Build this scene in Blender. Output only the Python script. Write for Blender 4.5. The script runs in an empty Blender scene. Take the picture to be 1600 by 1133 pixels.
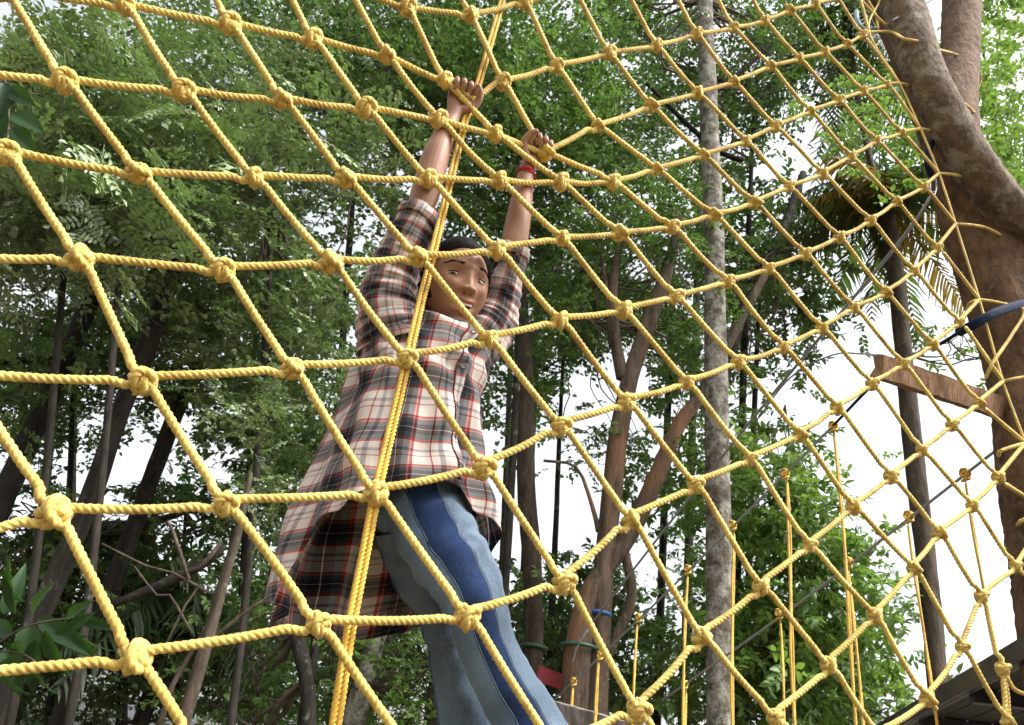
import bpy, math, random
import numpy as np
from mathutils import Vector, Matrix
random.seed(7); rng = np.random.default_rng(7)
S = bpy.context.scene; COL = S.collection

# ------------------------------------------------------------------ camera
FPX, CX, CY = 1200.0, 800.0, 566.5
up = np.array([330.0, 2016.0, -1200.0]); up /= np.linalg.norm(up)      # world up seen in camera axes (x right, y up, z back)
r3 = up; c = math.hypot(up[0], up[1])
r1 = np.array([up[1], -up[0], 0]) / c
r2 = np.cross(r3, r1)
RC = np.array([r1, r2, r3])
CAM = np.array([0, 0, 1.55])
cd = bpy.data.cameras.new('camera'); cam = bpy.data.objects.new('camera', cd); COL.objects.link(cam)
M = Matrix([list(RC[i]) + [CAM[i]] for i in range(3)] + [[0, 0, 0, 1]])
cam.matrix_world = M
cd.sensor_width = 36; cd.lens = 36 * FPX / 1600; cd.clip_start = 0.05; cd.clip_end = 400
cd.dof.use_dof = True; cd.dof.focus_distance = 1.95; cd.dof.aperture_fstop = 13
S.camera = cam
# ------------------------------------------------------------------ light
SUN_EL, SUN_AZ = math.radians(54), math.radians(-22)   # azimuth from +X towards +Y
w = bpy.data.worlds.new('World'); S.world = w; w.use_nodes = True
nt = w.node_tree; bg = nt.nodes['Background']
sky = nt.nodes.new('ShaderNodeTexSky'); sky.sky_type = 'NISHITA'; sky.sun_disc = False
sky.sun_elevation = SUN_EL; sky.sun_rotation = math.pi / 2 - SUN_AZ
sky.air_density = 1.0; sky.dust_density = 6.0; sky.ozone_density = 1.0
hs = nt.nodes.new('ShaderNodeHueSaturation'); hs.inputs['Saturation'].default_value = 0.2   # hazy overcast sky
nt.links.new(sky.outputs[0], hs.inputs['Color']); nt.links.new(hs.outputs[0], bg.inputs[0])
bg.inputs[1].default_value = 0.148
sl = bpy.data.lights.new('sun', 'SUN'); sl.energy = 1.15; sl.angle = math.radians(12); sl.color = (1, .965, .92)
so = bpy.data.objects.new('sun', sl); COL.objects.link(so)
sd = Vector((math.cos(SUN_EL) * math.cos(SUN_AZ), math.cos(SUN_EL) * math.sin(SUN_AZ), math.sin(SUN_EL)))
so.rotation_euler = sd.to_track_quat('Z', 'Y').to_euler(); so.location = (0, 0, 30)
vs = S.view_settings; vs.view_transform = 'Standard'; vs.look = 'None'; vs.gamma = 1; vs.use_curve_mapping = False
vs.exposure = 1.58
S.cycles.max_bounces = 6; S.cycles.diffuse_bounces = 3; S.cycles.glossy_bounces = 2
S.cycles.transmission_bounces = 4; S.cycles.transparent_max_bounces = 8
S.cycles.caustics_reflective = False; S.cycles.caustics_refractive = False

# ------------------------------------------------------------------ helpers
def ray(px, py):
    d = np.array([(px - CX) / FPX, -(py - CY) / FPX, -1.0])
    return RC @ d
def PD(px, py, depth):                       # point at a depth along the view axis
    return CAM + ray(px, py) * depth
def PY(px, py, Y):                           # point at a distance Y ahead on the ground
    d = ray(px, py); return CAM + d * (Y / d[1])
def proj(p):
    q = (np.asarray(p) - CAM) @ RC
    return CX + FPX * q[..., 0] / -q[..., 2], CY - FPX * q[..., 1] / -q[..., 2], -q[..., 2]
SC = 0.9
def netdepth(px, py):
    return SC / (0.47101696 - 0.18466975 * (px - 800) / 800 + 0.16355585 * (py - 566) / 800)
def PN(px, py, off=0.0): return PD(px, py, netdepth(px, py) + off)

def nrm(a): a = np.asarray(a, float); return a / max(np.linalg.norm(a), 1e-9)
def smooth_path(P, step, closed=False):
    P = np.asarray(P, float); n = len(P)
    Q = np.vstack([2 * P[0] - P[1], P, 2 * P[-1] - P[-2]])
    out = []
    for i in range(n - 1):
        a, b, c_, d = Q[i:i + 4]
        m = max(1, int(round(np.linalg.norm(c_ - b) / step)))
        t = (np.arange(m) / m)[:, None]
        out.append(0.5 * (2 * b + (c_ - a) * t + (2 * a - 5 * b + 4 * c_ - d) * t ** 2 + (3 * b - a - 3 * c_ + d) * t ** 3))
    out.append(P[-1:]); return np.vstack(out)
def interp_path(P, vals, step):              # smooth path plus interpolated per-point values
    P = np.asarray(P, float); vals = np.asarray(vals, float)
    if vals.ndim == 1: vals = vals[:, None]
    r = smooth_path(np.hstack([P, vals * 1e-6]), step)
    return r[:, :3], np.maximum(r[:, 3:] * 1e6, 1e-4)
def frames(P):
    T = np.gradient(P, axis=0); T /= np.maximum(np.linalg.norm(T, axis=1), 1e-9)[:, None]
    N = np.empty_like(T); a = np.array([0, 0, 1.0]) if abs(T[0][2]) < .9 else np.array([1.0, 0, 0])
    N[0] = nrm(a - T[0] * (a @ T[0]))
    for i in range(1, len(P)):
        v = N[i - 1] - T[i] * (N[i - 1] @ T[i]); N[i] = v / max(np.linalg.norm(v), 1e-9)
    return T, N, np.cross(T, N)
def grid_faces(m, n, closed=True):
    i, j = np.meshgrid(np.arange(m - 1), np.arange(n if closed else n - 1), indexing='ij')
    j2 = (j + 1) % n
    F = np.stack([i * n + j, i * n + j2, (i + 1) * n + j2, (i + 1) * n + j], -1).reshape(-1, 4)
    return F, i.ravel(), j.ravel()
def sweep(P, R, n=10, twist=0.0, prof=None, ends=True):
    """tube along P; R scalar, (m,) or (m,2); prof(theta)->radius factor; twist in radians per metre"""
    P = np.asarray(P, float); m = len(P)
    R = np.ones((m, 2)) * (np.asarray(R, float).reshape(-1, 1) if np.ndim(R) == 1 else R)
    if ends:
        d0 = nrm(P[0] - P[1]); d1 = nrm(P[-1] - P[-2])
        P = np.vstack([P[0] + d0 * R[0].mean() * .5, P[0] + d0 * R[0].mean() * .3, P, P[-1] + d1 * R[-1].mean() * .3, P[-1] + d1 * R[-1].mean() * .5])
        R = np.vstack([R[:1] * .04, R[:1] * .7, R, R[-1:] * .7, R[-1:] * .04]); m += 4
    T, N, B = frames(P)
    L = np.r_[0, np.cumsum(np.linalg.norm(np.diff(P, axis=0), axis=1))]
    th = np.arange(n) / n * 2 * math.pi
    k = prof(th) if prof is not None else np.ones(n)
    ang = th[None] + (L * twist)[:, None]
    V = P[:, None] + (N[:, None] * (np.cos(ang) * k)[..., None] * R[:, 0, None, None] + B[:, None] * (np.sin(ang) * k)[..., None] * R[:, 1, None, None])
    F, i, j = grid_faces(m, n)
    u0 = j / n; u1 = (j + 1) / n
    UV = np.stack([np.stack([u0, L[i]], -1), np.stack([u1, L[i]], -1), np.stack([u1, L[i + 1]], -1), np.stack([u0, L[i + 1]], -1)], 1).reshape(-1, 2)
    return V.reshape(-1, 3), F, UV
def join(parts):
    Vs, Fs, Us, o = [], [], [], 0
    for V, F, U in parts:
        Vs.append(V); Fs.append(F + o); Us.append(U); o += len(V)
    return np.vstack(Vs), np.vstack(Fs), np.vstack(Us)
def box(c_, s, R=None, taper=0.0):
    """box with centre c_, full sizes s, optional 3x3 axes"""
    x, y, z = np.array(s) / 2; b = min(x, y, z) * .12
    pts = []
    P, F = [], []
    # bevelled box: 24 verts as a swept rounded rectangle along z
    def rect(hx, hy, zz): return [(-hx + b, -hy, zz), (hx - b, -hy, zz), (hx, -hy + b, zz), (hx, hy - b, zz), (hx - b, hy, zz), (-hx + b, hy, zz), (-hx, hy - b, zz), (-hx, -hy + b, zz)]
    V = np.array(rect(.01 * x, .01 * y, -z) + rect(x - b, y - b, -z) + rect(x, y, -z + b) + rect(x, y, z - b) + rect(x - b, y - b, z) + rect(.01 * x, .01 * y, z))
    F, i, j = grid_faces(6, 8)
    U = V[F.reshape(-1)][:, [0, 2]]
    if R is not None: V = V @ np.asarray(R).T
    return V + np.asarray(c_), F, U
def noise1(x, seed=0):
    return np.sin(x * 1.7 + seed) * .5 + np.sin(x * 3.9 + seed * 2.3 + 1) * .3 + np.sin(x * 8.3 + seed * 5.1) * .2

def build_mesh(name, V, F, UV=None, mat=None, smooth=True):
    V = np.ascontiguousarray(V, dtype=np.float32); F = np.asarray(F)
    me = bpy.data.meshes.new(name)
    k = F.shape[1]
    me.vertices.add(len(V)); me.vertices.foreach_set('co', V.ravel())
    me.loops.add(F.size); me.loops.foreach_set('vertex_index', F.ravel().astype(np.int32))
    me.polygons.add(len(F)); me.polygons.foreach_set('loop_start', np.arange(0, F.size, k, dtype=np.int32))
    me.polygons.foreach_set('use_smooth', np.full(len(F), smooth))
    if UV is not None:
        l = me.uv_layers.new(name='UVMap'); l.data.foreach_set('uv', np.asarray(UV, np.float32).ravel())
    me.update(calc_edges=True)
    if mat: me.materials.append(mat)
    return me
def obj(name, geo, mat, parent=None, smooth=True, loc=None):
    V, F = geo[0], geo[1]; UV = geo[2] if len(geo) > 2 else None
    o0 = np.array(parent['_base']) if parent is not None else (np.array(loc) if loc is not None else np.array([V[:, 0].mean(), V[:, 1].mean(), V[:, 2].min()]))
    me = build_mesh(name, V - o0, F, UV, mat, smooth)
    o = bpy.data.objects.new(name, me); COL.objects.link(o)
    if parent is not None: o.parent = parent; o['_base'] = parent['_base']
    else: o.location = o0; o['_base'] = list(map(float, o0))
    return o
def thing(name, label, cat, base, group=None):
    o = bpy.data.objects.new(name, None); COL.objects.link(o); o.empty_display_size = .1
    o.location = base; o['_base'] = list(map(float, base)); o['label'] = label; o['category'] = cat
    if group: o['group'] = group
    return o
def tag(o, label=None, cat=None, group=None, kind=None):
    for k, v in (('label', label), ('category', cat), ('group', group), ('kind', kind)):
        if v: o[k] = v
    return o

# ------------------------------------------------------------------ materials
def mat(name):
    m = bpy.data.materials.new(name); m.use_nodes = True
    t = m.node_tree; return m, t, t.nodes['Principled BSDF'], t.nodes.new, t.links.new
def ramp(N, stops, interp='LINEAR'):
    r = N('ShaderNodeValToRGB'); e = r.color_ramp.elements; r.color_ramp.interpolation = interp
    while len(e) > 1: e.remove(e[-1])
    e[0].position, e[0].color = stops[0][0], (*stops[0][1], 1)
    for p, c_ in stops[1:]:
        x = e.new(p); x.color = (*c_, 1)
    return r
def simple(name, col, rough=.6, var=.15, scale=20, metal=0, bump=.0, spec=.5):
    m, t, b, N, L = mat(name)
    n = N('ShaderNodeTexNoise'); n.inputs['Scale'].default_value = scale; n.inputs['Detail'].default_value = 5
    tc = N('ShaderNodeTexCoord'); L(tc.outputs['Object'], n.inputs['Vector'])
    r = ramp(N, [(.3, tuple(x * (1 - var) for x in col)), (.7, tuple(min(1, x * (1 + var)) for x in col))])
    L(n.outputs[0], r.inputs[0]); L(r.outputs[0], b.inputs['Base Color'])
    b.inputs['Roughness'].default_value = rough; b.inputs['Metallic'].default_value = metal
    b.inputs['Specular IOR Level'].default_value = spec
    if bump:
        bp = N('ShaderNodeBump'); bp.inputs['Strength'].default_value = bump; bp.inputs['Distance'].default_value = .01
        L(n.outputs[0], bp.inputs['Height']); L(bp.outputs[0], b.inputs['Normal'])
    return m
def rope_mat(name, c1, c2):
    m, t, b, N, L = mat(name)
    uv = N('ShaderNodeUVMap'); mp = N('ShaderNodeMapping'); mp.inputs['Scale'].default_value = (26, 60, 1)
    n = N('ShaderNodeTexNoise'); n.inputs['Scale'].default_value = 1; n.inputs['Detail'].default_value = 3
    L(uv.outputs[0], mp.inputs[0]); L(mp.outputs[0], n.inputs['Vector'])
    tc = N('ShaderNodeTexCoord'); n2 = N('ShaderNodeTexNoise'); n2.inputs['Scale'].default_value = 6; n2.inputs['Detail'].default_value = 4
    L(tc.outputs['Object'], n2.inputs['Vector'])
    mx = N('ShaderNodeMath'); mx.operation = 'ADD'; L(n.outputs[0], mx.inputs[0]); L(n2.outputs[0], mx.inputs[1])
    h = N('ShaderNodeMath'); h.operation = 'MULTIPLY'; h.inputs[1].default_value = .5; L(mx.outputs[0], h.inputs[0])
    r = ramp(N, [(.32, c1), (.62, c2)]); L(h.outputs[0], r.inputs[0]); n4 = N('ShaderNodeTexNoise'); n4.inputs['Scale'].default_value = 19; n4.inputs['Detail'].default_value = 5; L(tc.outputs['Object'], n4.inputs['Vector'])
    r4 = ramp(N, [(.52, (1, 1, 1)), (.72, (.62, .55, .50))]); L(n4.outputs[0], r4.inputs[0]); m4 = N('ShaderNodeMix'); m4.data_type = 'RGBA'; m4.blend_type = 'MULTIPLY'; m4.inputs[0].default_value = 1
    L(r.outputs[0], m4.inputs[6]); L(r4.outputs[0], m4.inputs[7]); L(m4.outputs[2], b.inputs['Base Color'])
    b.inputs['Roughness'].default_value = .62; b.inputs['Specular IOR Level'].default_value = .35
    b.inputs['Sheen Weight'].default_value = .2
    b.inputs['Subsurface Weight'].default_value = 0.0
    bp = N('ShaderNodeBump'); bp.inputs['Strength'].default_value = .9; bp.inputs['Distance'].default_value = .0016
    L(n.outputs[0], bp.inputs['Height']); L(bp.outputs[0], b.inputs['Normal'])
    return m
ROPE = rope_mat('yellow_rope', (.40, .23, .025), (.86, .66, .18))
ROPE2 = rope_mat('orange_yellow_rope', (.50, .27, .02), (.88, .58, .10))
def bark(name, dark, light, patch=None, patch_amt=.6, stretch=.25, scale=14, warm=None, ps=16):
    m, t, b, N, L = mat(name)
    tc = N('ShaderNodeTexCoord'); mp = N('ShaderNodeMapping'); mp.inputs['Scale'].default_value = (1, 1, stretch)
    L(tc.outputs['Object'], mp.inputs[0])
    n = N('ShaderNodeTexNoise'); n.inputs['Scale'].default_value = scale; n.inputs['Detail'].default_value = 8; n.inputs['Roughness'].default_value = .65
    L(mp.outputs[0], n.inputs['Vector'])
    r = ramp(N, [(.35, dark), (.68, light)]); L(n.outputs[0], r.inputs[0]); out = r.outputs[0]
    if warm:
        nw = N('ShaderNodeTexNoise'); nw.inputs['Scale'].default_value = 2.2; nw.inputs['Detail'].default_value = 3; L(mp.outputs[0], nw.inputs['Vector'])
        rw = ramp(N, [(.54, (0, 0, 0)), (.64, (1, 1, 1))]); L(nw.outputs[0], rw.inputs[0])
        mw = N('ShaderNodeMix'); mw.data_type = 'RGBA'; L(rw.outputs[0], mw.inputs[0]); L(out, mw.inputs[6]); mw.inputs[7].default_value = (*warm, 1); out = mw.outputs[2]
    if patch:
        n2 = N('ShaderNodeTexNoise'); n2.inputs['Scale'].default_value = ps; n2.inputs['Detail'].default_value = 9; n2.inputs['Roughness'].default_value = .78
        n2.inputs['Distortion'].default_value = .15
        L(tc.outputs['Object'], n2.inputs['Vector'])
        th = 1 - patch_amt
        r2_ = ramp(N, [(.33 + .3 * th, (0, 0, 0)), (.46 + .3 * th, (.85, .85, .85))]); L(n2.outputs[0], r2_.inputs[0])
        mx = N('ShaderNodeMix'); mx.data_type = 'RGBA'; L(r2_.outputs[0], mx.inputs[0]); L(out, mx.inputs[6]); mx.inputs[7].default_value = (*patch, 1); out = mx.outputs[2]
    L(out, b.inputs['Base Color']); b.inputs['Roughness'].default_value = .85; b.inputs['Specular IOR Level'].default_value = .25
    bp = N('ShaderNodeBump'); bp.inputs['Strength'].default_value = 1; bp.inputs['Distance'].default_value = .035
    L(n.outputs[0], bp.inputs['Height']); L(bp.outputs[0], b.inputs['Normal'])
    return m
BARK_PALE = bark('pale_mottled_bark', (.045, .036, .024), (.14, .115, .085), (.33, .32, .27), .60, .6, 14, None, 7)
BARK_DARK = bark('dark_bark', (.009, .007, .005), (.038, .031, .023), (.22, .23, .20), .16, .25, 14, None, 6)
BARK_BROWN = bark('brown_bark', (.03, .022, .014), (.10, .075, .052), (.20, .175, .14), .2)
BARK_RED = bark('peeling_brown_bark', (.04, .027, .018), (.14, .10, .065), (.25, .21, .16), .2, .22, 12, (.19, .095, .045))
BARK_BIG = bark('smooth_brown_bark', (.06, .032, .016), (.20, .115, .062), (.20, .15, .10), .3, .5, 16)
BARK_LICHEN = bark('lichen_brown_bark', (.065, .04, .022), (.17, .115, .07), (.27, .24, .18), .5, .5, 18, None, 10)
TWIGM = bark('twig_bark', (.06, .05, .035), (.16, .13, .10))
def leafmat(name, c1, c2, trans, gloss=.45, tw=.45, spec=.5):
    m, t, b, N, L = mat(name)
    oi = N('ShaderNodeObjectInfo'); tc = N('ShaderNodeTexCoord')
    n = N('ShaderNodeTexNoise'); n.inputs['Scale'].default_value = 23; n.inputs['Detail'].default_value = 1; L(tc.outputs['Object'], n.inputs['Vector'])
    ad = N('ShaderNodeMath'); ad.operation = 'ADD'; L(oi.outputs['Random'], ad.inputs[0]); L(n.outputs[0], ad.inputs[1])
    hf = N('ShaderNodeMath'); hf.operation = 'MULTIPLY'; hf.inputs[1].default_value = .5; L(ad.outputs[0], hf.inputs[0])
    r = ramp(N, [(.22, c1), (.78, c2)]); L(hf.outputs[0], r.inputs[0]); L(r.outputs[0], b.inputs['Base Color'])
    b.inputs['Roughness'].default_value = gloss; b.inputs['Specular IOR Level'].default_value = spec
    tr = N('ShaderNodeBsdfTranslucent'); rt = ramp(N, [(.15, tuple(x * .75 for x in trans)), (.85, trans)])
    L(hf.outputs[0], rt.inputs[0]); L(rt.outputs[0], tr.inputs[0])
    mx = N('ShaderNodeMixShader'); mx.inputs[0].default_value = tw
    L(b.outputs[0], mx.inputs[1]); L(tr.outputs[0], mx.inputs[2]); L(mx.outputs[0], t.nodes['Material Output'].inputs[0])
    return m
LEAF_PALE = leafmat('grey_green_leaf', (.05, .09, .03), (.34, .42, .20), (.15, .26, .05), .38, .28, .8)
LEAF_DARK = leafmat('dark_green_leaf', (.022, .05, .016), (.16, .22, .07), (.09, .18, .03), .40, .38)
LEAF_MID = leafmat('green_leaf', (.035, .08, .02), (.21, .30, .09), (.14, .27, .045), .40, .40)
LEAF_FRESH = leafmat('fresh_green_leaf', (.08, .17, .03), (.17, .26, .07), (.20, .34, .05), .45, .45)
LEAF_NEAR = leafmat('glossy_dark_leaf', (.01, .03, .01), (.03, .07, .02), (.05, .13, .01), .45, .3, .3)
PALMM = leafmat('palm_leaf', (.02, .04, .015), (.07, .10, .03), (.12, .20, .03), .45, .35)
PALMDRY = leafmat('yellow_brown_palm_leaf', (.10, .07, .02), (.30, .22, .05), (.35, .25, .04), .6, .35)
# ------------------------------------------------------------------ ground
gm = simple('forest_floor', (.10, .08, .055), .95, .5, 1.2)
gx = np.linspace(-150, 150, 61); GX, GY = np.meshgrid(gx, gx)
GZ = .12 * np.sin(GX * .35) * np.cos(GY * .28) + .002 * (GX ** 2 + GY ** 2) ** .5 - .1
GF, _, _ = grid_faces(61, 61, False)
tag(obj('ground', (np.stack([GX.ravel(), GY.ravel(), GZ.ravel()], 1), GF), gm, loc=(0, 0, 0)), kind='structure')

# ------------------------------------------------------------------ twigs (sources for the leaf masses)
def leaf(base, d, nrm_, l, wd, fold=.18, droop=.15):
    d = nrm(d); n_ = nrm(np.asarray(nrm_) - d * (np.asarray(nrm_) @ d)); s = np.cross(d, n_)
    def q(a, b_, h): return base + d * l * a + s * wd * b_ + n_ * (h * wd - droop * l * a * a)
    V = [q(0, 0, 0), q(.32, -.5, fold), q(.32, .5, fold), q(.70, -.38, fold * .7), q(.70, .38, fold * .7), q(1, 0, 0), q(.33, 0, 0), q(.70, 0, 0)]
    F = [(0, 6, 1, 1), (0, 2, 6, 6), (1, 6, 7, 3), (6, 2, 4, 7), (3, 7, 5, 5), (7, 4, 5, 5)]
    return V, F
class Acc:
    def __init__(s): s.V, s.T = [], []
    def add(s, V, F):
        o = len(s.V); s.V += [tuple(v) for v in V]
        for f in F: s.T.append(tuple(o + i for i in dict.fromkeys(f)))
    def mesh(s, name, mats, smooth=True):
        me = bpy.data.meshes.new(name); me.from_pydata(s.V, [], s.T)
        for m_ in mats: me.materials.append(m_)
        me.polygons.foreach_set('use_smooth', [smooth] * len(me.polygons)); me.update(); return me
def stick(acc, a, b_, r):
    a, b_ = np.asarray(a), np.asarray(b_); T = nrm(b_ - a); n_ = nrm(np.cross(T, (.3, .5, .81))); m_ = np.cross(T, n_)
    V = [a + n_ * r, a + (-n_ * .5 + m_ * .87) * r, a + (-n_ * .5 - m_ * .87) * r, b_ + n_ * r * .5, b_ + (-n_ * .5 + m_ * .87) * r * .5, b_ + (-n_ * .5 - m_ * .87) * r * .5]
    acc.add(V, [(0, 1, 4, 3), (1, 2, 5, 4), (2, 0, 3, 5)])
def pinnate_twig(R, L=.5, nl=7, ll=.26, lets=5, lf=.068, lw=.034):
    A = Acc(); stick(A, (0, 0, 0), (0, L, -.05), .004)
    for i in range(nl):
        t = .15 + .85 * i / (nl - 1); b0 = np.array([0, L * t, -.05 * t]); sd_ = 1 if i % 2 else -1
        an = math.radians(R.uniform(35, 70)) * sd_ if i < nl - 1 else 0
        d = nrm([math.sin(an), math.cos(an), R.uniform(-.35, .1)]); l_ = ll * R.uniform(.8, 1.15)
        e = b0 + d * l_ - np.array([0, 0, .03]); stick(A, b0, e, .0022)
        n0 = nrm([R.uniform(-.25, .25), R.uniform(-.25, .25), 1]); s = nrm(np.cross(d, n0))
        for k in range(lets):
            q = b0 + (e - b0) * (.12 + .88 * k / lets); sz = lf * R.uniform(.8, 1.1) * (.8 + .5 * math.sin(3 * (k + 1) / lets))
            for g in (-1, 1):
                A.add(*leaf(q, s * g + d * .45, n0 + s * R.uniform(-.7, .7) + d * R.uniform(-.4, .4), sz, lw * R.uniform(.85, 1.15)))
        A.add(*leaf(e, d, n0, lf, lw))
    return A.mesh('leaf_spray', [], True)
def broad_twig(R, L=.34, n=12, lf=.10, lw=.052):
    A = Acc(); stick(A, (0, 0, 0), (0, L, -.03), .004)
    for i in range(n):
        t = .1 + .9 * i / n; b0 = np.array([0, L * t, -.03 * t]); an = i * 2.4 + R.uniform(-.3, .3)
        d = nrm([math.cos(an), .55 + R.uniform(-.2, .3), math.sin(an) * .45 - .15])
        A.add(*leaf(b0, d, (R.uniform(-.4, .4), R.uniform(-.4, .4), 1), lf * R.uniform(.7, 1.15), lw * R.uniform(.8, 1.2), .2, .2))
    return A.mesh('leaf_spray', [], True)
def small_twig(R, L=.4, n=30, lf=.058, lw=.036):
    A = Acc(); stick(A, (0, 0, 0), (0, L, -.03), .004)
    for s_ in (-1, 1):
        for tt in (.3, .6): stick(A, (0, L * tt, 0), (s_ * .14, L * tt + .12, -.02), .0025)
    for i in range(n):
        br = i % 5; tt = R.uniform(.1, 1)
        if br == 0: b0 = np.array([0, L * tt, -.02])
        else:
            s_ = -1 if br % 2 else 1; q = .3 if br < 3 else .6; b0 = np.array([s_ * .14 * tt, L * q + .12 * tt, -.02 * tt])
        an = R.uniform(0, 6.28)
        A.add(*leaf(b0, (math.cos(an), math.sin(an), R.uniform(-.5, .2)), (R.uniform(-.5, .5), R.uniform(-.5, .5), 1), lf * R.uniform(.7, 1.15), lw * R.uniform(.8, 1.2), .15, .15))
    return A.mesh('leaf_spray', [], True)
RR = random.Random(3)
TW = {'pin': [pinnate_twig(RR) for _ in range(3)], 'broad': [broad_twig(RR) for _ in range(3)], 'small': [small_twig(RR) for _ in range(3)]}
_src = {}
def source(kind, i, m_):
    k = (kind, i, m_.name)
    if k not in _src:
        me = TW[kind][i].copy(); me.materials.append(m_)
        _src[k] = bpy.data.objects.new('leaf_spray', me)           # not linked: only a source for the crown
    return _src[k]
def crown_gn(kind, m_):
    g = bpy.data.node_groups.new('leaf_mass', 'GeometryNodeTree')
    g.interface.new_socket('Geometry', in_out='INPUT', socket_type='NodeSocketGeometry')
    g.interface.new_socket('Geometry', in_out='OUTPUT', socket_type='NodeSocketGeometry')
    N, L = g.nodes.new, g.links.new
    gi, go = N('NodeGroupInput'), N('NodeGroupOutput')
    jn = N('GeometryNodeJoinGeometry')
    ar = N('GeometryNodeInputNamedAttribute'); ar.data_type = 'FLOAT_VECTOR'; ar.inputs[0].default_value = 'rot'
    asx = N('GeometryNodeInputNamedAttribute'); asx.data_type = 'FLOAT'; asx.inputs[0].default_value = 'scl'
    ai = N('GeometryNodeInputNamedAttribute'); ai.data_type = 'INT'; ai.inputs[0].default_value = 'pick'
    for i in range(3):
        oi = N('GeometryNodeObjectInfo'); oi.inputs['Object'].default_value = source(kind, i, m_)
        cp = N('FunctionNodeCompare'); cp.data_type = 'INT'; cp.operation = 'EQUAL'
        L(ai.outputs[0], cp.inputs[2]); cp.inputs[3].default_value = i
        ip = N('GeometryNodeInstanceOnPoints')
        mp = N('GeometryNodeMeshToPoints'); L(gi.outputs[0], mp.inputs[0])
        L(mp.outputs[0], ip.inputs['Points']); L(cp.outputs[0], ip.inputs['Selection']); L(oi.outputs['Geometry'], ip.inputs['Instance'])
        L(ar.outputs[0], ip.inputs['Rotation']); L(asx.outputs[0], ip.inputs['Scale']); L(ip.outputs[0], jn.inputs[0])
    L(jn.outputs[0], go.inputs[0]); return g
_gn = {}
def leaf_mass(name, pts, kind, m_, scale, parent, droop=27):
    pts = np.asarray(pts); n = len(pts); o0 = np.array(parent['_base'])
    me = bpy.data.meshes.new(name); me.vertices.add(n); me.vertices.foreach_set('co', (pts - o0).astype(np.float32).ravel())
    rot = np.stack([np.radians(rng.normal(-6, droop, n)), np.radians(rng.normal(0, droop * .8, n)), rng.uniform(0, 6.283, n)], 1)
    a = me.attributes.new('rot', 'FLOAT_VECTOR', 'POINT'); a.data.foreach_set('vector', rot.astype(np.float32).ravel())
    a = me.attributes.new('scl', 'FLOAT', 'POINT'); a.data.foreach_set('value', (scale * rng.uniform(.7, 1.25, n)).astype(np.float32))
    a = me.attributes.new('pick', 'INT', 'POINT'); a.data.foreach_set('value', rng.integers(0, 3, n).astype(np.int32))
    me.materials.append(m_)
    o = bpy.data.objects.new(name, me); COL.objects.link(o); o.parent = parent
    k = (kind, m_.name)
    if k not in _gn: _gn[k] = crown_gn(kind, m_)
    md = o.modifiers.new('leaves', 'NODES'); md.node_group = _gn[k]
    o['kind'] = 'stuff'
    return o

# open sky between the crowns: (px, py, rx, ry)
GAPS = [(95, 15, 60, 30), (75, 455, 45, 35), (215, 700, 75, 60), (150, 760, 50, 40), (65, 265, 30, 22), (530, 365, 55, 30), (350, 385, 35, 22),
        (880, 790, 75, 85), (950, 590, 75, 45), (800, 830, 40, 45), (1250, 235, 55, 48), (1290, 300, 40, 28), (1400, 720, 130, 130), (1560, 900, 190, 190),
        (1010, 860, 60, 40), (990, 90, 35, 18), (1130, 70, 40, 25), (715, 960, 35, 50), (1480, 640, 110, 80), (1340, 560, 50, 45),
        (1560, 470, 60, 90), (1180, 640, 30, 20), (330, 720, 25, 35), (1185, 300, 22, 28), (690, 700, 20, 20), (1440, 300, 25, 40), (1585, 90, 20, 25), (560, 1060, 30, 25)]
def gapped(p, soft=1.0):
    x, y, _ = proj(p)
    for a, b_, rx, ry in GAPS:
        if ((x - a) / rx) ** 2 + ((y - b_) / ry) ** 2 < soft: return True
    return False
DENS = 1.5
def blob_clusters(blobs, dens):
    out = []
    for (x, y, rx, ry, Y, n) in blobs:
        c0 = PY(x, y, Y); dep = proj(c0)[2]
        for _ in range(int(n * dens * DENS)):
            while True:
                v = rng.uniform(-1, 1, 3)
                if v @ v < 1: break
            p = PY(x + v[0] * rx, y + v[1] * ry, Y + v[2] * min(1.8, .9 * rx * dep / FPX))
            if not gapped(p): out.append(p)
    return np.array(out)
def trunk_geo(path, n=14, rough=.05, seed=0, step=.12):
    """path: list of (point, radius)"""
    P, R = interp_path([p for p, r in path], [r for p, r in path], step)
    V, F, U = sweep(P, R[:, 0], n)
    m = len(V) // n; C = V.reshape(m, n, 3); mean = C.mean(1, keepdims=True)
    L = np.arange(m)[:, None] * step; th = np.arange(n)[None] / n * 6.283
    k = 1 + rough * (np.sin(3 * th + L * 1.3 + seed) * .6 + np.sin(2 * th - L * 2.9 + seed * 2) * .5 + np.sin(5 * th + L * 7.7 + seed) * .35 + (np.sin(13 * th + 2.2 * np.sin(L * 5 + seed)) * np.sin(L * 9 + 3 * th) * .5 + rng.normal(0, .5, (m, n))) * (n > 28) + rng.normal(0, .25, (m, n)))
    return ((mean + (C - mean) * k[..., None]).reshape(-1, 3), F, U)
def px_path(pts, Y, ground=True):
    """pts (px,py,width_px[,Y]) from top to bottom -> [(P,r)]"""
    out = []
    for q in pts:
        yy = q[3] if len(q) > 3 else Y
        p = PY(q[0], q[1], yy); out.append((p, q[2] / 2 * proj(p)[2] / FPX))
    if ground:
        p, r = out[-1]; q = out[-2][0]; s = (p - q) / max(1e-3, abs((p - q)[2])); h = p[2] + .3
        out.append((p + np.array([s[0] * h * .5, s[1] * h * .5, -h * .6]), r * 1.1)); out.append((p + np.array([s[0] * h * .6, s[1] * h * .6, -h]), r * 1.5))
    return out
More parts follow.
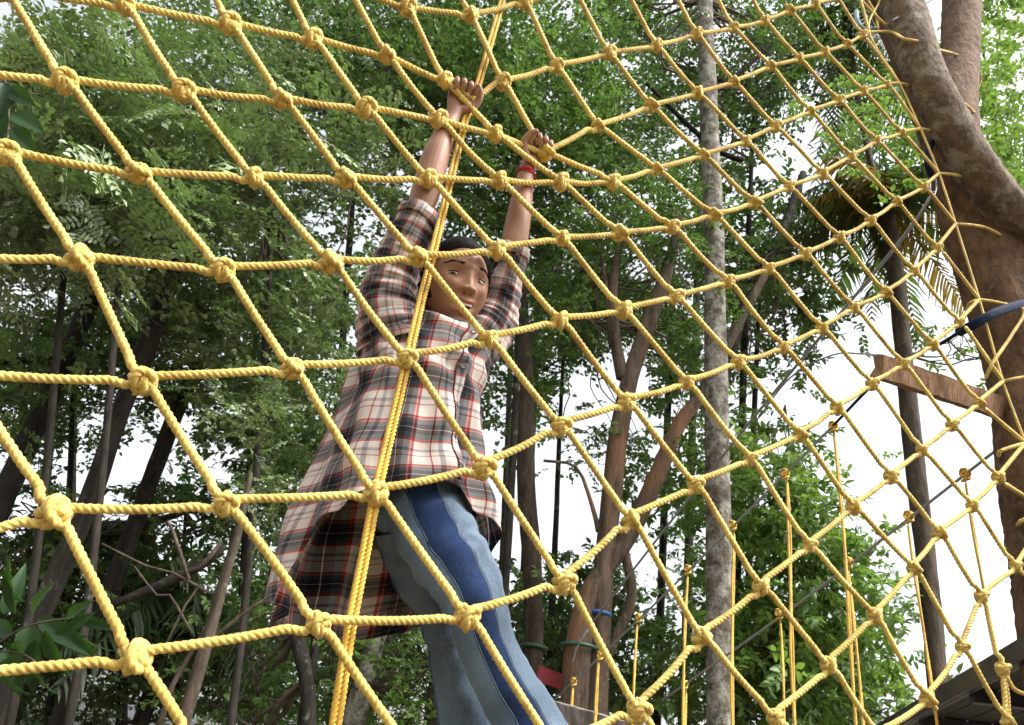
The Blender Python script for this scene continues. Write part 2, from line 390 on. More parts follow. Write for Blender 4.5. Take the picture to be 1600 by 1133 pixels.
def branch(a, b_, r0, r1, seed, sag=.15):
    a, b_ = np.asarray(a), np.asarray(b_); L = np.linalg.norm(b_ - a); R = np.random.default_rng(seed)
    m = 6; P = [a + (b_ - a) * t + R.normal(0, .045 * L, 3) * math.sin(math.pi * t) + np.array([0, 0, -sag * L * math.sin(math.pi * t)]) for t in np.linspace(0, 1, m)]
    return sweep(smooth_path(P, max(.12, L / 14)), np.linspace(r0, r1, len(smooth_path(P, max(.12, L / 14)))), 6)
TREE_N = [0]
def tree(name, label, trunk, Y, bk, blobs, leafk, leafm, scale=1.0, limbs=(), per=7, spread=.33, dens=1.0, nbranch=14, group=None, ground=True, cat='tree', extra=None, tn=14):
    TREE_N[0] += 1; sd_ = TREE_N[0]
    path = px_path(trunk, Y, ground); base = path[-1][0]; base = np.array([base[0], base[1], max(base[2], 0)]) if ground else base
    t = thing(name, label, cat, base, group)
    obj('trunk', trunk_geo(path, tn, .06, sd_), bk, t)
    for lb in limbs:
        obj('limb', trunk_geo(px_path(lb, Y, False), 10, .06, sd_ + 9), bk, t)
    if blobs:
        C = blob_clusters(blobs, dens)
        if len(C):
            st = .08 if scale >= .8 else .05
            pts = np.repeat(C, per, 0) + rng.normal(0, spread * scale, (len(C) * per, 3)) * [1, 1, .7]
            x, y, z = proj(pts); ok = np.array([not gapped(p, .75) for p in pts]) | (rng.random(len(pts)) < .03)
            leaf_mass('crown', pts[ok], leafk, leafm, scale, t)
            top = path[0][0]; g = []
            if nbranch:
                sel = C[rng.choice(len(C), min(nbranch, len(C)), replace=False)]
                anchors = np.array([p for p, r in path[:max(2, len(path) // 2)]])
                for k, q in enumerate(sel):
                    a = anchors[np.argmin(np.linalg.norm(anchors - q, axis=1))]
                    if np.linalg.norm(q - a) < 9: g.append(branch(a, q, .012 + .012 * np.linalg.norm(q - a), .006, sd_ * 50 + k))
                    for q2 in C[rng.choice(len(C), 2)]:
                        if np.linalg.norm(q2 - q) < 2.5: g.append(branch(q, q2, .010, .004, sd_ * 50 + k + 7))
            if g: tag(obj('branchwork', join(g), TWIGM, t), kind='stuff')
    return t
# ------------------------------------------------------------------ trees
tree('tree', 'dark slanting trunk with grey patches at the far left edge of the wood',
     [(215, 320, 20), (150, 450, 26), (110, 540, 29), (45, 690, 33), (0, 790, 36), (-60, 930, 38)], 7.5, BARK_DARK,
     [(60, 330, 110, 70, 7.5, 12), (180, 330, 100, 60, 8, 10), (60, 560, 90, 60, 7.2, 8), (20, 640, 60, 80, 7.6, 7)], 'broad', LEAF_MID, .8,
     limbs=[[(105, 545, 16), (60, 560, 12), (0, 566, 10), (-60, 580, 8)]])
tree('tree', 'thick dark trunk with white lichen spots behind the left net knots',
     [(330, 230, 19), (290, 365, 27), (240, 515, 28), (190, 640, 29), (140, 780, 31), (75, 930, 33), (20, 1060, 34)], 6.6, BARK_DARK,
     [(330, 250, 110, 60, 6.8, 12), (250, 440, 90, 60, 7.2, 8), (330, 520, 70, 70, 7, 8)], 'small', LEAF_MID, .9,
     limbs=[[(175, 945, 12), (260, 910, 16), (320, 880, 14), (350, 855, 8)]])
tree('tree', 'slim dark leaning trunk third from the left edge',
     [(345, 520, 16), (290, 610, 23), (240, 740, 26), (200, 850, 27), (160, 960, 29), (100, 1110, 31)], 8.5, BARK_DARK,
     [(330, 480, 90, 70, 8.6, 9), (300, 620, 60, 50, 8.6, 6), (210, 560, 60, 50, 9, 6)], 'broad', LEAF_DARK, .8)
T4 = tree('tree', 'pair of slender light brown stems with bare twigs left of the hanging shirt',
     [(392, 740, 7), (372, 830, 14), (352, 900, 16), (330, 980, 19), (292, 1110, 22)], 5.2, BARK_BROWN,
     [(420, 640, 60, 60, 5.6, 6), (415, 780, 35, 60, 5.8, 5)], 'small', LEAF_PALE, .6, per=5, spread=.2, nbranch=0,
     limbs=[[(372, 840, 7), (345, 930, 8), (312, 1000, 8), (270, 1070, 9), (245, 1150, 10)],
            [(330, 1000, 7), (400, 945, 6), (450, 925, 5)], [(345, 848, 7), (315, 885, 8), (290, 895, 4)],
            [(295, 905, 6), (270, 830, 6), (262, 815, 4)], [(300, 990, 4), (265, 930, 4), (245, 930, 3), (210, 885, 3)],
            [(345, 935, 5), (315, 920, 5), (270, 895, 4), (230, 885, 4), (160, 850, 3)], [(260, 1005, 4), (290, 945, 4), (308, 920, 3)]])
tree('tree', 'pale smooth trunk below the shirt tail beside the double rope',
     [(590, 990, 30), (570, 1060, 34), (548, 1140, 38)], 8, BARK_PALE,
     [(560, 930, 60, 40, 8, 4), (520, 1060, 60, 60, 8.4, 7), (620, 1060, 60, 50, 7.6, 7)], 'small', LEAF_FRESH, .8)
tree('tree', 'thin crooked dark trunk left of the pale trunk below the shirt',
     [(440, 860, 18), (462, 990, 22), (478, 1060, 22), (482, 1150, 24)], 7.2, BARK_DARK,
     [(420, 960, 60, 60, 7.6, 6), (390, 1080, 70, 50, 8, 8)], 'broad', LEAF_MID, .7)
tree('tree', 'short reddish trunk showing between jeans and double rope',
     [(690, 880, 20), (684, 1040, 24), (672, 1150, 26)], 9.5, BARK_RED, [(620, 1000, 60, 50, 9.5, 6), (690, 1100, 50, 40, 9.5, 4)], 'broad', LEAF_DARK, .8)
tree('tree', 'straight brown trunk with a dark green band right of the girl',
     [(800, 330, 18), (812, 450, 24), (820, 600, 27), (822, 760, 29), (832, 900, 30), (834, 1050, 32), (836, 1150, 34)], 8, BARK_BROWN,
     [(790, 300, 90, 60, 8.2, 8), (860, 420, 70, 60, 8.4, 7), (790, 600, 40, 70, 8.8, 6), (860, 860, 50, 40, 8.6, 4)], 'broad', LEAF_MID, .8)
T7 = tree('tree', 'forked brown trunk with peeling orange bark and a blue band',
     [(1065, 340, 14), (1040, 430, 20), (1012, 510, 26), (985, 590, 27), (966, 680, 30), (955, 780, 32), (944, 880, 33), (938, 980, 34), (930, 1140, 38)], 7, BARK_RED,
     [(1000, 330, 120, 70, 7, 14), (900, 470, 60, 50, 7.4, 6), (1060, 500, 40, 40, 7.2, 4), (1000, 700, 50, 40, 7.4, 4)], 'small', LEAF_MID, .9,
     limbs=[[(968, 380, 10), (958, 450, 15), (960, 520, 18), (972, 590, 20)],
            [(1195, 430, 12), (1140, 530, 17), (1100, 610, 20), (1060, 665, 23), (1020, 760, 27), (975, 850, 29), (925, 920, 32), (905, 1010, 43), (895, 1150, 46)],
            [(940, 400, 6), (950, 470, 8), (955, 540, 9)], [(975, 860, 16), (988, 930, 16), (965, 990, 14), (950, 1030, 12)],
            [(850, 720, 5), (900, 730, 5), (925, 790, 7), (935, 830, 9)]])
tree('tree', 'tall straight pale trunk with mottled grey lichen right of centre',
     [(1094, -140, 20), (1100, 0, 24), (1107, 150, 27), (1114, 330, 30), (1117, 500, 34), (1121, 700, 38), (1124, 900, 41), (1124, 1150, 44)], 6.6, BARK_PALE,
     [(1060, 30, 140, 60, 6.8, 12), (1180, 60, 60, 60, 7, 6)], 'broad', LEAF_DARK, .8, tn=20)
tree('tree', 'small leaning tree behind the pale trunk with bare curved branches',
     [(1255, 270, 10), (1215, 380, 16), (1165, 470, 20), (1140, 560, 18), (1120, 640, 18)], 7.6, BARK_DARK,
     [(1170, 420, 60, 60, 7.8, 8), (1240, 340, 40, 40, 8, 4), (1190, 550, 50, 50, 8, 5)], 'broad', LEAF_DARK, .8,
     limbs=[[(1010, 130, 6), (1080, 200, 8), (1130, 240, 9), (1160, 250, 10)], [(1110, 150, 7), (1160, 110, 8), (1215, 60, 6)]], ground=False)
# the big tree that carries the net's right edge
def NPATH(pts):
    out = []
    for (x, y, wd, off) in pts:
        p = PN(x, y, off); out.append((p, wd / 2 * proj(p)[2] / FPX))
    return out
bigp = NPATH([(1335, -90, 46, .25), (1388, 10, 50, .2), (1433, 110, 60, .22), (1477, 210, 74, .25), (1520, 330, 98, .28), (1560, 450, 104, .3), (1600, 600, 100, .3), (1622, 760, 112, .3), (1650, 900, 120, .3), (1690, 1150, 130, .3)])
bb = bigp[-1][0]; bigp += [(np.array([bb[0] + .05, bb[1], .6]), .19), (np.array([bb[0] + .05, bb[1], -.1]), .26)]
BIG = thing('tree', 'big smooth brown tree at the right edge holding the yellow net', 'tree', (bb[0], bb[1], 0))
obj('trunk', trunk_geo(bigp, 56, .03, 3, .03), BARK_BIG, BIG)
obj('limb', trunk_geo(NPATH([(1375, -90, 62, -.08), (1412, 20, 62, -.1), (1450, 130, 60, -.12), (1505, 232, 62, -.12), (1565, 318, 66, -.1), (1640, 410, 70, -.04), (1720, 520, 76, .1)]), 34, .03, 5, .04), BARK_LICHEN, BIG)
obj('limb', trunk_geo(NPATH([(1505, -120, 50, .5), (1503, 0, 54, .5), (1500, 90, 56, .5), (1492, 170, 64, .45), (1500, 260, 60, .36), (1530, 360, 60, .3)]), 30, .03, 8, .04), BARK_BIG, BIG)
cb = blob_clusters([(1560, 60, 60, 120, 6.0, 10), (1580, 260, 50, 60, 6.2, 7), (1375, 190, 35, 60, 5.6, 5)], 1)
pts = np.repeat(cb, 9, 0) + rng.normal(0, .3, (len(cb) * 9, 3)); pts = pts[[not gapped(p, .7) for p in pts]]
leaf_mass('crown', pts, 'broad', LEAF_FRESH, .8, BIG)

tree('palm_tree', 'slim mottled palm trunk rising left of the big brown tree',
     [(1385, 330, 24), (1400, 430, 24), (1412, 550, 26), (1425, 680, 28), (1440, 820, 30), (1455, 950, 29), (1466, 1080, 30)], 7.4, BARK_BROWN, [], 'broad', LEAF_MID, cat='palm')
PALM = [o for o in COL.objects if o.name.startswith('palm_tree')][0]
def frond(c0, d, L, wd, droop, m_, parent, R, n=34):
    A = Acc(); d = nrm(d); s = nrm(np.cross(d, (0, 0, 1))); P = []
    for k in range(n + 1):
        t = k / n; P.append(np.asarray(c0) + d * L * t + np.array([0, 0, -droop * L * t * t]))
    for k in range(0, n, 3): stick(A, P[k], P[min(n, k + 3)], .012 * (1 - k / n) + .004)
    for k in range(3, n):
        t = k / n; T = nrm(P[k + 1] - P[k] + np.array([R.uniform(-.02, .02) for _ in range(3)])); wv = wd * math.sin(math.pi * min(1, t * .85 + .12)) ** .6
        for g in (-1, 1):
            dd = nrm(s * g + T * .55 + np.array([0, 0, -.55 - .5 * R.random()])); l_ = wv * R.uniform(.6, 1.15)
            b0 = P[k]; m1 = b0 + dd * l_ * .55; e = b0 + dd * l_ + np.array([0, 0, -.3 * l_]); q = T * R.uniform(.014, .03)
            A.add([b0 - q, b0 + q, m1 + q * 1.2, m1 - q * 1.2, e], [(0, 1, 2, 3), (3, 2, 4, 4)])
    me = A.mesh('frond', [m_]); o0 = Vector(parent['_base'])
    for v in me.vertices: v.co -= o0
    o = bpy.data.objects.new('frond', me); COL.objects.link(o); o.parent = parent; return o
R5 = random.Random(11); pc = PY(1383, 320, 7.4)
for k in range(26):
    a = k * 2.4; el = R5.uniform(-.5, 1.0)
    frond(pc + np.array([0, 0, R5.uniform(-.2, .3)]), (math.cos(a), math.sin(a), el), R5.uniform(1.2, 1.9), .42, R5.uniform(.45, .9), PALMDRY if k % 4 == 0 else PALMM, PALM, R5)
P2 = thing('palm_tree', 'dark hanging palm crown behind the upper right of the net', 'palm', PY(1300, 40, 8.2) * [1, 1, 0])
pc2 = PY(1310, -40, 8.2)
obj('trunk', trunk_geo([(pc2, .05), (PY(1345, 180, 8.1), .05), (PY(1400, 430, 8.0), .05), (PY(1426, 680, 8.0), .055), (PY(1441, 820, 8.0), .06), (PY(1467, 1080, 8.0), .06), (PY(1500, 1500, 8.0), .08)], 10), BARK_BROWN, P2)
for k in range(24):
    a = k * 2.4; frond(pc2 + np.array([0, 0, -R5.uniform(0, 1.6)]), (math.cos(a), math.sin(a), R5.uniform(-1.6, .5)), R5.uniform(1.5, 2.3), .6, R5.uniform(.5, 1.0), PALMM, P2, R5)
P3 = thing('palm_tree', 'small palm with drooping brown fronds between the left trunks', 'palm', PY(110, 760, 10) * [1, 1, 0])
pc3 = PY(150, 820, 10); obj('trunk', trunk_geo([(pc3, .08), (pc3 * [1, 1, .5], .09), (pc3 * [1, 1, 0], .12)], 10), BARK_BROWN, P3)
for k in range(16):
    a = k * 2.4; frond(pc3, (math.cos(a), math.sin(a), R5.uniform(-.6, .8)), R5.uniform(1.0, 1.5), .4, R5.uniform(.5, 1.0), PALMDRY if k % 4 == 0 else PALMM, P3, R5)
P4 = thing('palm_tree', 'low grey green palm behind the bare stems left of the shirt', 'palm', PY(300, 960, 9) * [1, 1, 0])
pc4 = PY(290, 930, 9); obj('trunk', trunk_geo([(pc4, .08), (pc4 * [1, 1, .5], .09), (pc4 * [1, 1, 0], .12)], 10), BARK_DARK, P4)
for k in range(16):
    a = k * 2.4; frond(pc4, (math.cos(a), math.sin(a), R5.uniform(-.3, 1)), R5.uniform(1.2, 1.7), .45, R5.uniform(.5, .9), PALMM, P4, R5)

# leafy trees whose trunks the crowns hide
def bgtree(label, x, y, Y, rx, ry, n, kind, m_, sc=1.0, extra=(), nb=10, per=8, spread=.36, tp=None):
    if kind == 'pin': n = int(n * .68)
    blobs = [(x, y, rx, ry, Y, n)] + list(extra); sc *= 1.25 if kind != 'pin' else 1.2
    tree('broadleaf_tree', label, tp or [(x, y, 5), (x - 6, y + 120, 7), (x - 14, y + 320, 10)], Y, BARK_DARK, blobs, kind, m_, sc, nbranch=nb, per=per, spread=spread, tn=10)
bgtree('pale grey green tree filling the upper left corner', 110, 150, 5.8, 190, 150, 34, 'small', LEAF_PALE, .85, [(250, 330, 140, 80, 5.6, 20), (30, 330, 90, 60, 5.4, 9)], 16)
bgtree('small leaved pale tree left of the raised arms', 430, 200, 6.2, 160, 150, 34, 'small', LEAF_PALE, .85, [(470, 460, 80, 80, 6.6, 12), (440, 620, 60, 70, 6.8, 9)], 14)
bgtree('sparse feathery sprays in front of the upper left canopy', 200, 120, 5.2, 190, 110, 13, 'pin', LEAF_PALE, .75, [(120, 330, 110, 60, 5.2, 6)], 6)
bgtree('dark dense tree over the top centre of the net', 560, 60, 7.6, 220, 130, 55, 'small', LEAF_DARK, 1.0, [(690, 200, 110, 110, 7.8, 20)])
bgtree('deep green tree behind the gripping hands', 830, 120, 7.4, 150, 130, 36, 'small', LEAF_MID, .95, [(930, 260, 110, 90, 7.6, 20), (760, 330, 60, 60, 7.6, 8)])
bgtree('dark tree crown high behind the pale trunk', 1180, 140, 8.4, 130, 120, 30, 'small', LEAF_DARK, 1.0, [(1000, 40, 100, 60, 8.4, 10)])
bgtree('shaded tree between pale trunk and palm', 1190, 400, 9, 90, 120, 22, 'broad', LEAF_DARK, .9, [(1260, 470, 60, 60, 9, 8)])
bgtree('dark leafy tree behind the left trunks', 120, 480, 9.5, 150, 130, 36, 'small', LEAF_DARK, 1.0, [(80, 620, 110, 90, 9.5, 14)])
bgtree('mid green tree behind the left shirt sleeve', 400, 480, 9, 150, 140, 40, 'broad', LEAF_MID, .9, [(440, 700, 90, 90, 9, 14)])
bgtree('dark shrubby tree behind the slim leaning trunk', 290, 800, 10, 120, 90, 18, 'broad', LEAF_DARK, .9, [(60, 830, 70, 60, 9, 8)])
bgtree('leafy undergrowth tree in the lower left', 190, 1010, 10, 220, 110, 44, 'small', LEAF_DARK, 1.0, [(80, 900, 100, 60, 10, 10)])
bgtree('bushy green tree under the shirt hem', 520, 1060, 11, 170, 110, 34, 'broad', LEAF_MID, .9, [(440, 900, 60, 60, 11, 6)])
bgtree('green tree between the girl and the forked trunk', 880, 560, 9.4, 90, 130, 22, 'small', LEAF_MID, 1.0, [(900, 420, 90, 70, 9.4, 12)])
bgtree('dark bush behind the forked trunk base', 860, 1010, 10, 110, 110, 26, 'broad', LEAF_DARK, .9, [(1000, 1080, 90, 60, 10, 12), (1010, 960, 60, 60, 9.6, 8)])
bgtree('green tree showing between forked trunk and pale trunk', 1050, 560, 9.6, 60, 120, 14, 'broad', LEAF_MID, .9, [(1060, 780, 60, 70, 9, 8), (960, 480, 40, 50, 9.6, 6)])
bgtree('sunlit fresh green tree right of the pale trunk', 1240, 820, 7.6, 110, 120, 40, 'broad', LEAF_FRESH, .75, [(1190, 680, 70, 60, 8, 10), (1300, 760, 60, 40, 8, 6)])
bgtree('bright green tree low at the right behind hanging ropes', 1230, 1010, 8.2, 130, 90, 40, 'broad', LEAF_FRESH, .8, [(1330, 950, 50, 60, 8.4, 9)])
bgtree('dark tree low behind the bright green leaves', 1320, 1090, 9.4, 110, 60, 16, 'broad', LEAF_DARK, .9, [(1200, 1120, 80, 50, 9.4, 7)])
bgtree('loose leafy tree behind the wooden plank', 1370, 600, 9.5, 70, 60, 6, 'broad', LEAF_FRESH, .75, [(1500, 560, 60, 60, 9, 5), (1480, 680, 40, 30, 9, 3), (1540, 740, 40, 30, 9, 3)], 6, tp=[(1412, 550, 10), (1440, 820, 14), (1466, 1080, 16)])
bgtree('fresh green tree behind the top right limbs', 1560, 120, 9, 80, 170, 26, 'broad', LEAF_FRESH, .9, [(1570, 320, 60, 60, 9, 7)], tp=[(1540, 100, 8), (1600, 500, 12), (1660, 900, 16)])
bgtree('green tree crown behind the palm fronds', 1400, 210, 10, 80, 110, 14, 'broad', LEAF_MID, .9, tp=[(1395, 330, 8), (1425, 680, 12), (1466, 1080, 14)])
# distance: a far wood that reads as one mass
far = thing('distant_tree', 'far tall tree closing the view behind the girl', 'tree', PY(700, 800, 16) * [1, 1, 0])
# far crowns
FAR = [(100, 250, 160, 150, 15, 40), (120, 550, 150, 120, 15, 26), (200, 950, 220, 140, 16, 44), (420, 300, 170, 150, 15, 44), (450, 650, 130, 140, 15, 28), (520, 950, 160, 150, 16, 26),
       (620, 120, 180, 120, 15, 46), (850, 180, 170, 140, 15, 42), (800, 480, 110, 130, 15, 22), (900, 1000, 140, 110, 16, 24), (1050, 420, 110, 160, 15, 22), (1100, 120, 150, 120, 15, 22), (1130, 950, 120, 120, 16, 18)]
bpy.data.objects.remove(far)
SIDE = ['upper left', 'left', 'lower left', 'upper left centre', 'left centre', 'lower centre', 'top centre', 'top right centre', 'centre', 'lower right centre', 'right centre', 'upper right', 'lower right']
for b_, s_ in zip(FAR, SIDE):
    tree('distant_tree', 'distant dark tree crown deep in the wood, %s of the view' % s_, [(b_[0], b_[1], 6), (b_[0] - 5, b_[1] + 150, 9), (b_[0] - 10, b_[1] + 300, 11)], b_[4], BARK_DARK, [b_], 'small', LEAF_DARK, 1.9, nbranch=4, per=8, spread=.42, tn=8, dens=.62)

# near leaves
def near_plant(name, label, base, stems, leaves_, mats_, cat='plant'):
    t = thing(name, label, cat, base)
    for s_ in stems: obj('stem', sweep(smooth_path([PD(*q) for q in s_], .03), .004, 6), TWIGM, t)
    for i, (x, y, dpt, ang, l_, wd, tilt) in enumerate(leaves_):
        p = PD(x, y, dpt); a = math.radians(ang)
        d = RC @ np.array([math.cos(a), math.sin(a), math.sin(tilt * 1.7) * .5]); n_ = RC @ np.array([-math.sin(a) * math.sin(tilt), math.cos(a) * math.sin(tilt), math.cos(tilt)])
        L_ = l_ * dpt / FPX; W_ = wd * dpt / FPX; d = nrm(d); n_ = nrm(n_ - d * (d @ n_)); s = np.cross(d, n_)
        m, k = 13, 7; tt = np.linspace(0, 1, m)[:, None]; ss = np.linspace(-1, 1, k)[None]
        wv = np.sin(np.pi * tt ** .8) ** .8 * (1 - .35 * tt) * .62
        rip = .05 * W_ * np.sin(tt * 40 + np.abs(ss) * 3) * np.abs(ss)
        V = p + d * (L_ * tt[..., None]) + s * (W_ * wv * ss)[..., None] + n_ * ((np.abs(ss) * wv * W_ * .35 - .28 * L_ * tt ** 2 + rip))[..., None]
        V = V.reshape(-1, 3); F, _, _ = grid_faces(m, k, False)
        obj('leaf', (V, F), mats_[i % len(mats_)], t)
    return t
R6 = random.Random(5)
LV = [(18, 985, 1, 0, 0, 0, 0)]
lv = []
for (x, y, a, l_, wd) in [(25, 960, 100, 95, 28), (45, 975, -80, 70, 40), (60, 965, -20, 110, 32), (70, 985, -75, 90, 30), (90, 975, -40, 95, 28), (100, 970, -65, 100, 30), (30, 1000, -110, 90, 34),
                          (55, 1000, -95, 95, 34), (85, 990, 20, 60, 24), (105, 965, 40, 55, 22), (20, 990, 170, 70, 34), (5, 960, 75, 80, 30), (60, 1050, -85, 62, 26), (35, 1020, -130, 80, 36),
                          (80, 1000, -100, 80, 26), (10, 1010, -60, 80, 38), (50, 960, 60, 70, 26), (110, 960, -15, 80, 22), (0, 930, 95, 60, 24), (40, 940, 130, 60, 30), (70, 960, -50, 75, 26), (0, 1040, -80, 80, 34)]:
    lv.append((x, y, 2.9 + R6.uniform(-.12, .12), a, l_, wd * .8, R6.uniform(-.7, .7)))
near_plant('leafy_branch', 'glossy dark green branch with long ribbed leaves in the lower left corner', PD(-120, 1100, 3), [[(-160, 1100, 3.0), (-40, 1030, 2.95), (40, 980, 2.9), (115, 965, 2.9)], [(-30, 1020, 2.95), (30, 1020, 2.9), (75, 1050, 2.85)]], lv, [LEAF_NEAR])
lv = [(22, 178, 2.4, -25, 62, 30, .5), (20, 200, 2.4, -42, 60, 26, .4), (8, 130, 2.4, -80, 55, 34, .6), (15, 140, 2.4, -30, 45, 26, .2), (-10, 170, 2.4, -70, 60, 36, .5), (290, -12, 2.6, -75, 40, 22, .5), (62, -15, 2.5, -80, 40, 16, .3)]
near_plant('leafy_branch', 'few big dark leaves hanging at the upper left edge', PD(-60, 60, 2.5), [[(-60, 60, 2.5), (5, 120, 2.45), (12, 200, 2.4), (0, 240, 2.4)]], lv[:5], [LEAF_NEAR])
# ------------------------------------------------------------------ rope net
KN = {}
def row(r, c0, *p):
    for k, q in enumerate(p): KN[(r, c0 + k)] = PN(*q)
row(-1, 2, (305, -62), (432, -42), (540, -22), (636, 13), (734, 25), (820, 4), (897, -12), (968, -28), (1036, -40), (1096, -48), (1148, -58))
row(0, 0, (3, -18), (195, 10), (358, 38), (488, 62), (604, 88), (694, 127), (785, 129), (869, 104), (951, 84), (1025, 72), (1088, 54), (1145, 44), (1194, 33), (1233, 17), (1273, 7), (1307, -2), (1338, -14))
row(1, -1, (-90, 103), (101, 128), (286, 143), (441, 157), (571, 170), (685, 188), (773, 210), (852, 240), (934, 198), (1016, 166), (1089, 146), (1146, 129), (1203, 104), (1248, 92), (1288, 82), (1322, 70), (1347, 55))
row(2, -2, (-190, 215), (10, 240), (217, 272), (396, 278), (540, 280), (668, 280), (779, 283), (875, 285), (957, 285), (1025, 265), (1098, 243), (1165, 221), (1211, 198), (1265, 174), (1310, 157), (1348, 143), (1385, 133))
row(3, -2, (-110, 400), (125, 405), (347, 422), (516, 411), (652, 403), (776, 391), (877, 373), (968, 365), (1050, 355), (1115, 336), (1178, 317), (1232, 292), (1285, 272), (1329, 245), (1369, 220), (1408, 208))
row(4, -2, (-60, 590), (222, 595), (457, 577), (635, 560), (763, 531), (874, 501), (973, 485), (1056, 464), (1137, 440), (1201, 420), (1258, 397), (1311, 371), (1360, 345), (1400, 316), (1442, 293))
row(5, -3, (-190, 870), (85, 802), (352, 787), (586, 771), (756, 731), (876, 666), (978, 628), (1073, 598), (1153, 566), (1224, 543), (1284, 513), (1334, 481), (1383, 458), (1428, 424), (1464, 388))
row(6, -3, (-110, 1068), (210, 1028), (496, 975), (730, 963), (881, 910), (985, 812), (1086, 758), (1172, 717), (1249, 679), (1308, 637), (1362, 600), (1411, 569), (1457, 539), (1498, 504))
row(7, -2, (305, 1165), (640, 1172), (868, 1170), (997, 1110), (1096, 996), (1189, 917), (1264, 852), (1333, 792), (1392, 745), (1440, 704), (1487, 664), (1529, 630))
row(8, 2, (1210, 1122), (1294, 1040), (1366, 962), (1427, 888), (1467, 833), (1519, 790), (1559, 747))
row(9, 3, (1375, 1150), (1448, 1092), (1503, 1011), (1533, 932), (1586, 885))
row(10, 5, (1574, 1128), (1566, 1045))
# the net goes on beyond the picture: same mesh size, continued in its plane
for c_ in range(-3, 3):
    for r_ in (8, 9):
        if (r_, c_) not in KN and (r_ - 1, c_) in KN and (r_ - 2, c_) in KN: KN[(r_, c_)] = 2 * KN[(r_ - 1, c_)] - KN[(r_ - 2, c_)]
for c_ in (-1, -2, -3):
    for r_ in range(-1, 10):
        if (r_, c_) not in KN and (r_, c_ + 1) in KN and (r_, c_ + 2) in KN: KN[(r_, c_)] = 2 * KN[(r_, c_ + 1)] - KN[(r_, c_ + 2)]
for c_ in range(2, 13): KN[(-2, c_)] = 2 * KN[(-1, c_)] - KN[(0, c_)]
EDGE = [(1395, -60), (1375, 0), (1358, 50), (1405, 130), (1438, 201), (1467, 271), (1493, 350), (1530, 468), (1567, 596), (1602, 692), (1640, 800), (1660, 900)]
EP = [PN(*q) for q in EDGE]
NA = nrm(np.cross(PN(1500, 900) - PN(100, 900), PN(700, 100) - PN(700, 1000)))
if NA @ ray(800, 566) < 0: NA = -NA                        # NA points away from the camera
RX = nrm(np.cross(NA, (0, 0, 1)));
if RX @ RC[:, 0] < 0: RX = -RX                              # horizontal, towards picture right
UP = np.array([0, 0, 1.0])
NET = thing('climbing_net', 'yellow rope climbing net stretched across the whole view', 'climbing net', PN(800, 1133) * [1, 1, 0])
RAD = .0086
def strand_prof(th): return .74 + .36 * np.abs(np.cos(1.5 * th)) ** .6
def fuzz(P, n, r, R):
    V, F = [], []; L = np.linalg.norm(np.diff(P, axis=0), axis=1).sum(); k = int(L * n)
    idx = R.integers(1, len(P) - 1, k)
    for i in idx:
        T = nrm(P[i] - P[i - 1]); o = nrm(np.cross(T, R.normal(0, 1, 3))); d = nrm(o + T * R.normal(0, 1.6)); b0 = P[i] + o * r * .9; l_ = R.uniform(.003, .011)
        s = nrm(np.cross(d, T + .01)) * .00028; k0 = len(V); m1 = b0 + d * l_ * .6; V += [b0 - s, b0 + s, m1 + s, m1 - s, m1 + (d + T * .7) * l_ * .5 + s * .3, m1 + (d + T * .7) * l_ * .5 - s * .3]; F += [(k0, k0 + 1, k0 + 2, k0 + 3), (k0 + 3, k0 + 2, k0 + 4, k0 + 5)]
    V = np.array(V).reshape(-1, 3); F = np.array(F).reshape(-1, 4)
    return V, F, np.zeros((F.size, 2))
NR = np.random.default_rng(4)
def rope(name, pts, parent, r=RAD, m_=None, fz=170, step=None, n=15, pitch=None):
    pts = np.asarray(pts); dmin = min(abs(proj(p)[2]) for p in pts); st = step or (.0038 if dmin < 2.4 else .0052)
    P = smooth_path(pts, st); rr = r * (1 - .16 * np.clip((proj(P)[0] - 800) / 600, 0, 1)) if parent is NET else r * np.interp(proj(P)[1], [100, 1100], [.8, 1]) if parent['category'] == 'rope' and r == .0066 else r
    g = [sweep(P, rr, n, 2 * math.pi / (pitch or r * 4.4), strand_prof)]
    if fz: g.append(fuzz(P, fz, r, NR))
    return obj(name, join(g), m_ or ROPE, parent)
def hdir(r_, c_, dr, dc):
    a = KN.get((r_ - dr, c_ - dc)); b_ = KN.get((r_ + dr, c_ + dc)); k = KN[(r_, c_)]
    return nrm((b_ if b_ is not None else k) - (a if a is not None else k))
def sag(P, q, amt=.003):                                     # points between two knots with a touch of slack
    m = (P + q) / 2; L = np.linalg.norm(P - q); e = NR.normal(0, 1, 3) * amt * .6
    return [P + (q - P) * .1 + e * .3 - UP * amt * .35, P + (q - P) * .24 + e * .7 - UP * amt * .8, P + (q - P) * .5 + e - UP * amt * 1.2, P + (q - P) * .76 + e * .6 - UP * amt * .8, P + (q - P) * .9 + e * .2 - UP * amt * .35]
keys = sorted(KN)
edge_h = {1: 2, 2: 3, 3: 4, 4: 5, 5: 6, 6: 7, 7: 8, 8: 9, 9: 10}
HAND_R = PN(735, 151, .012); HAND_L = KN[(1, 6)]
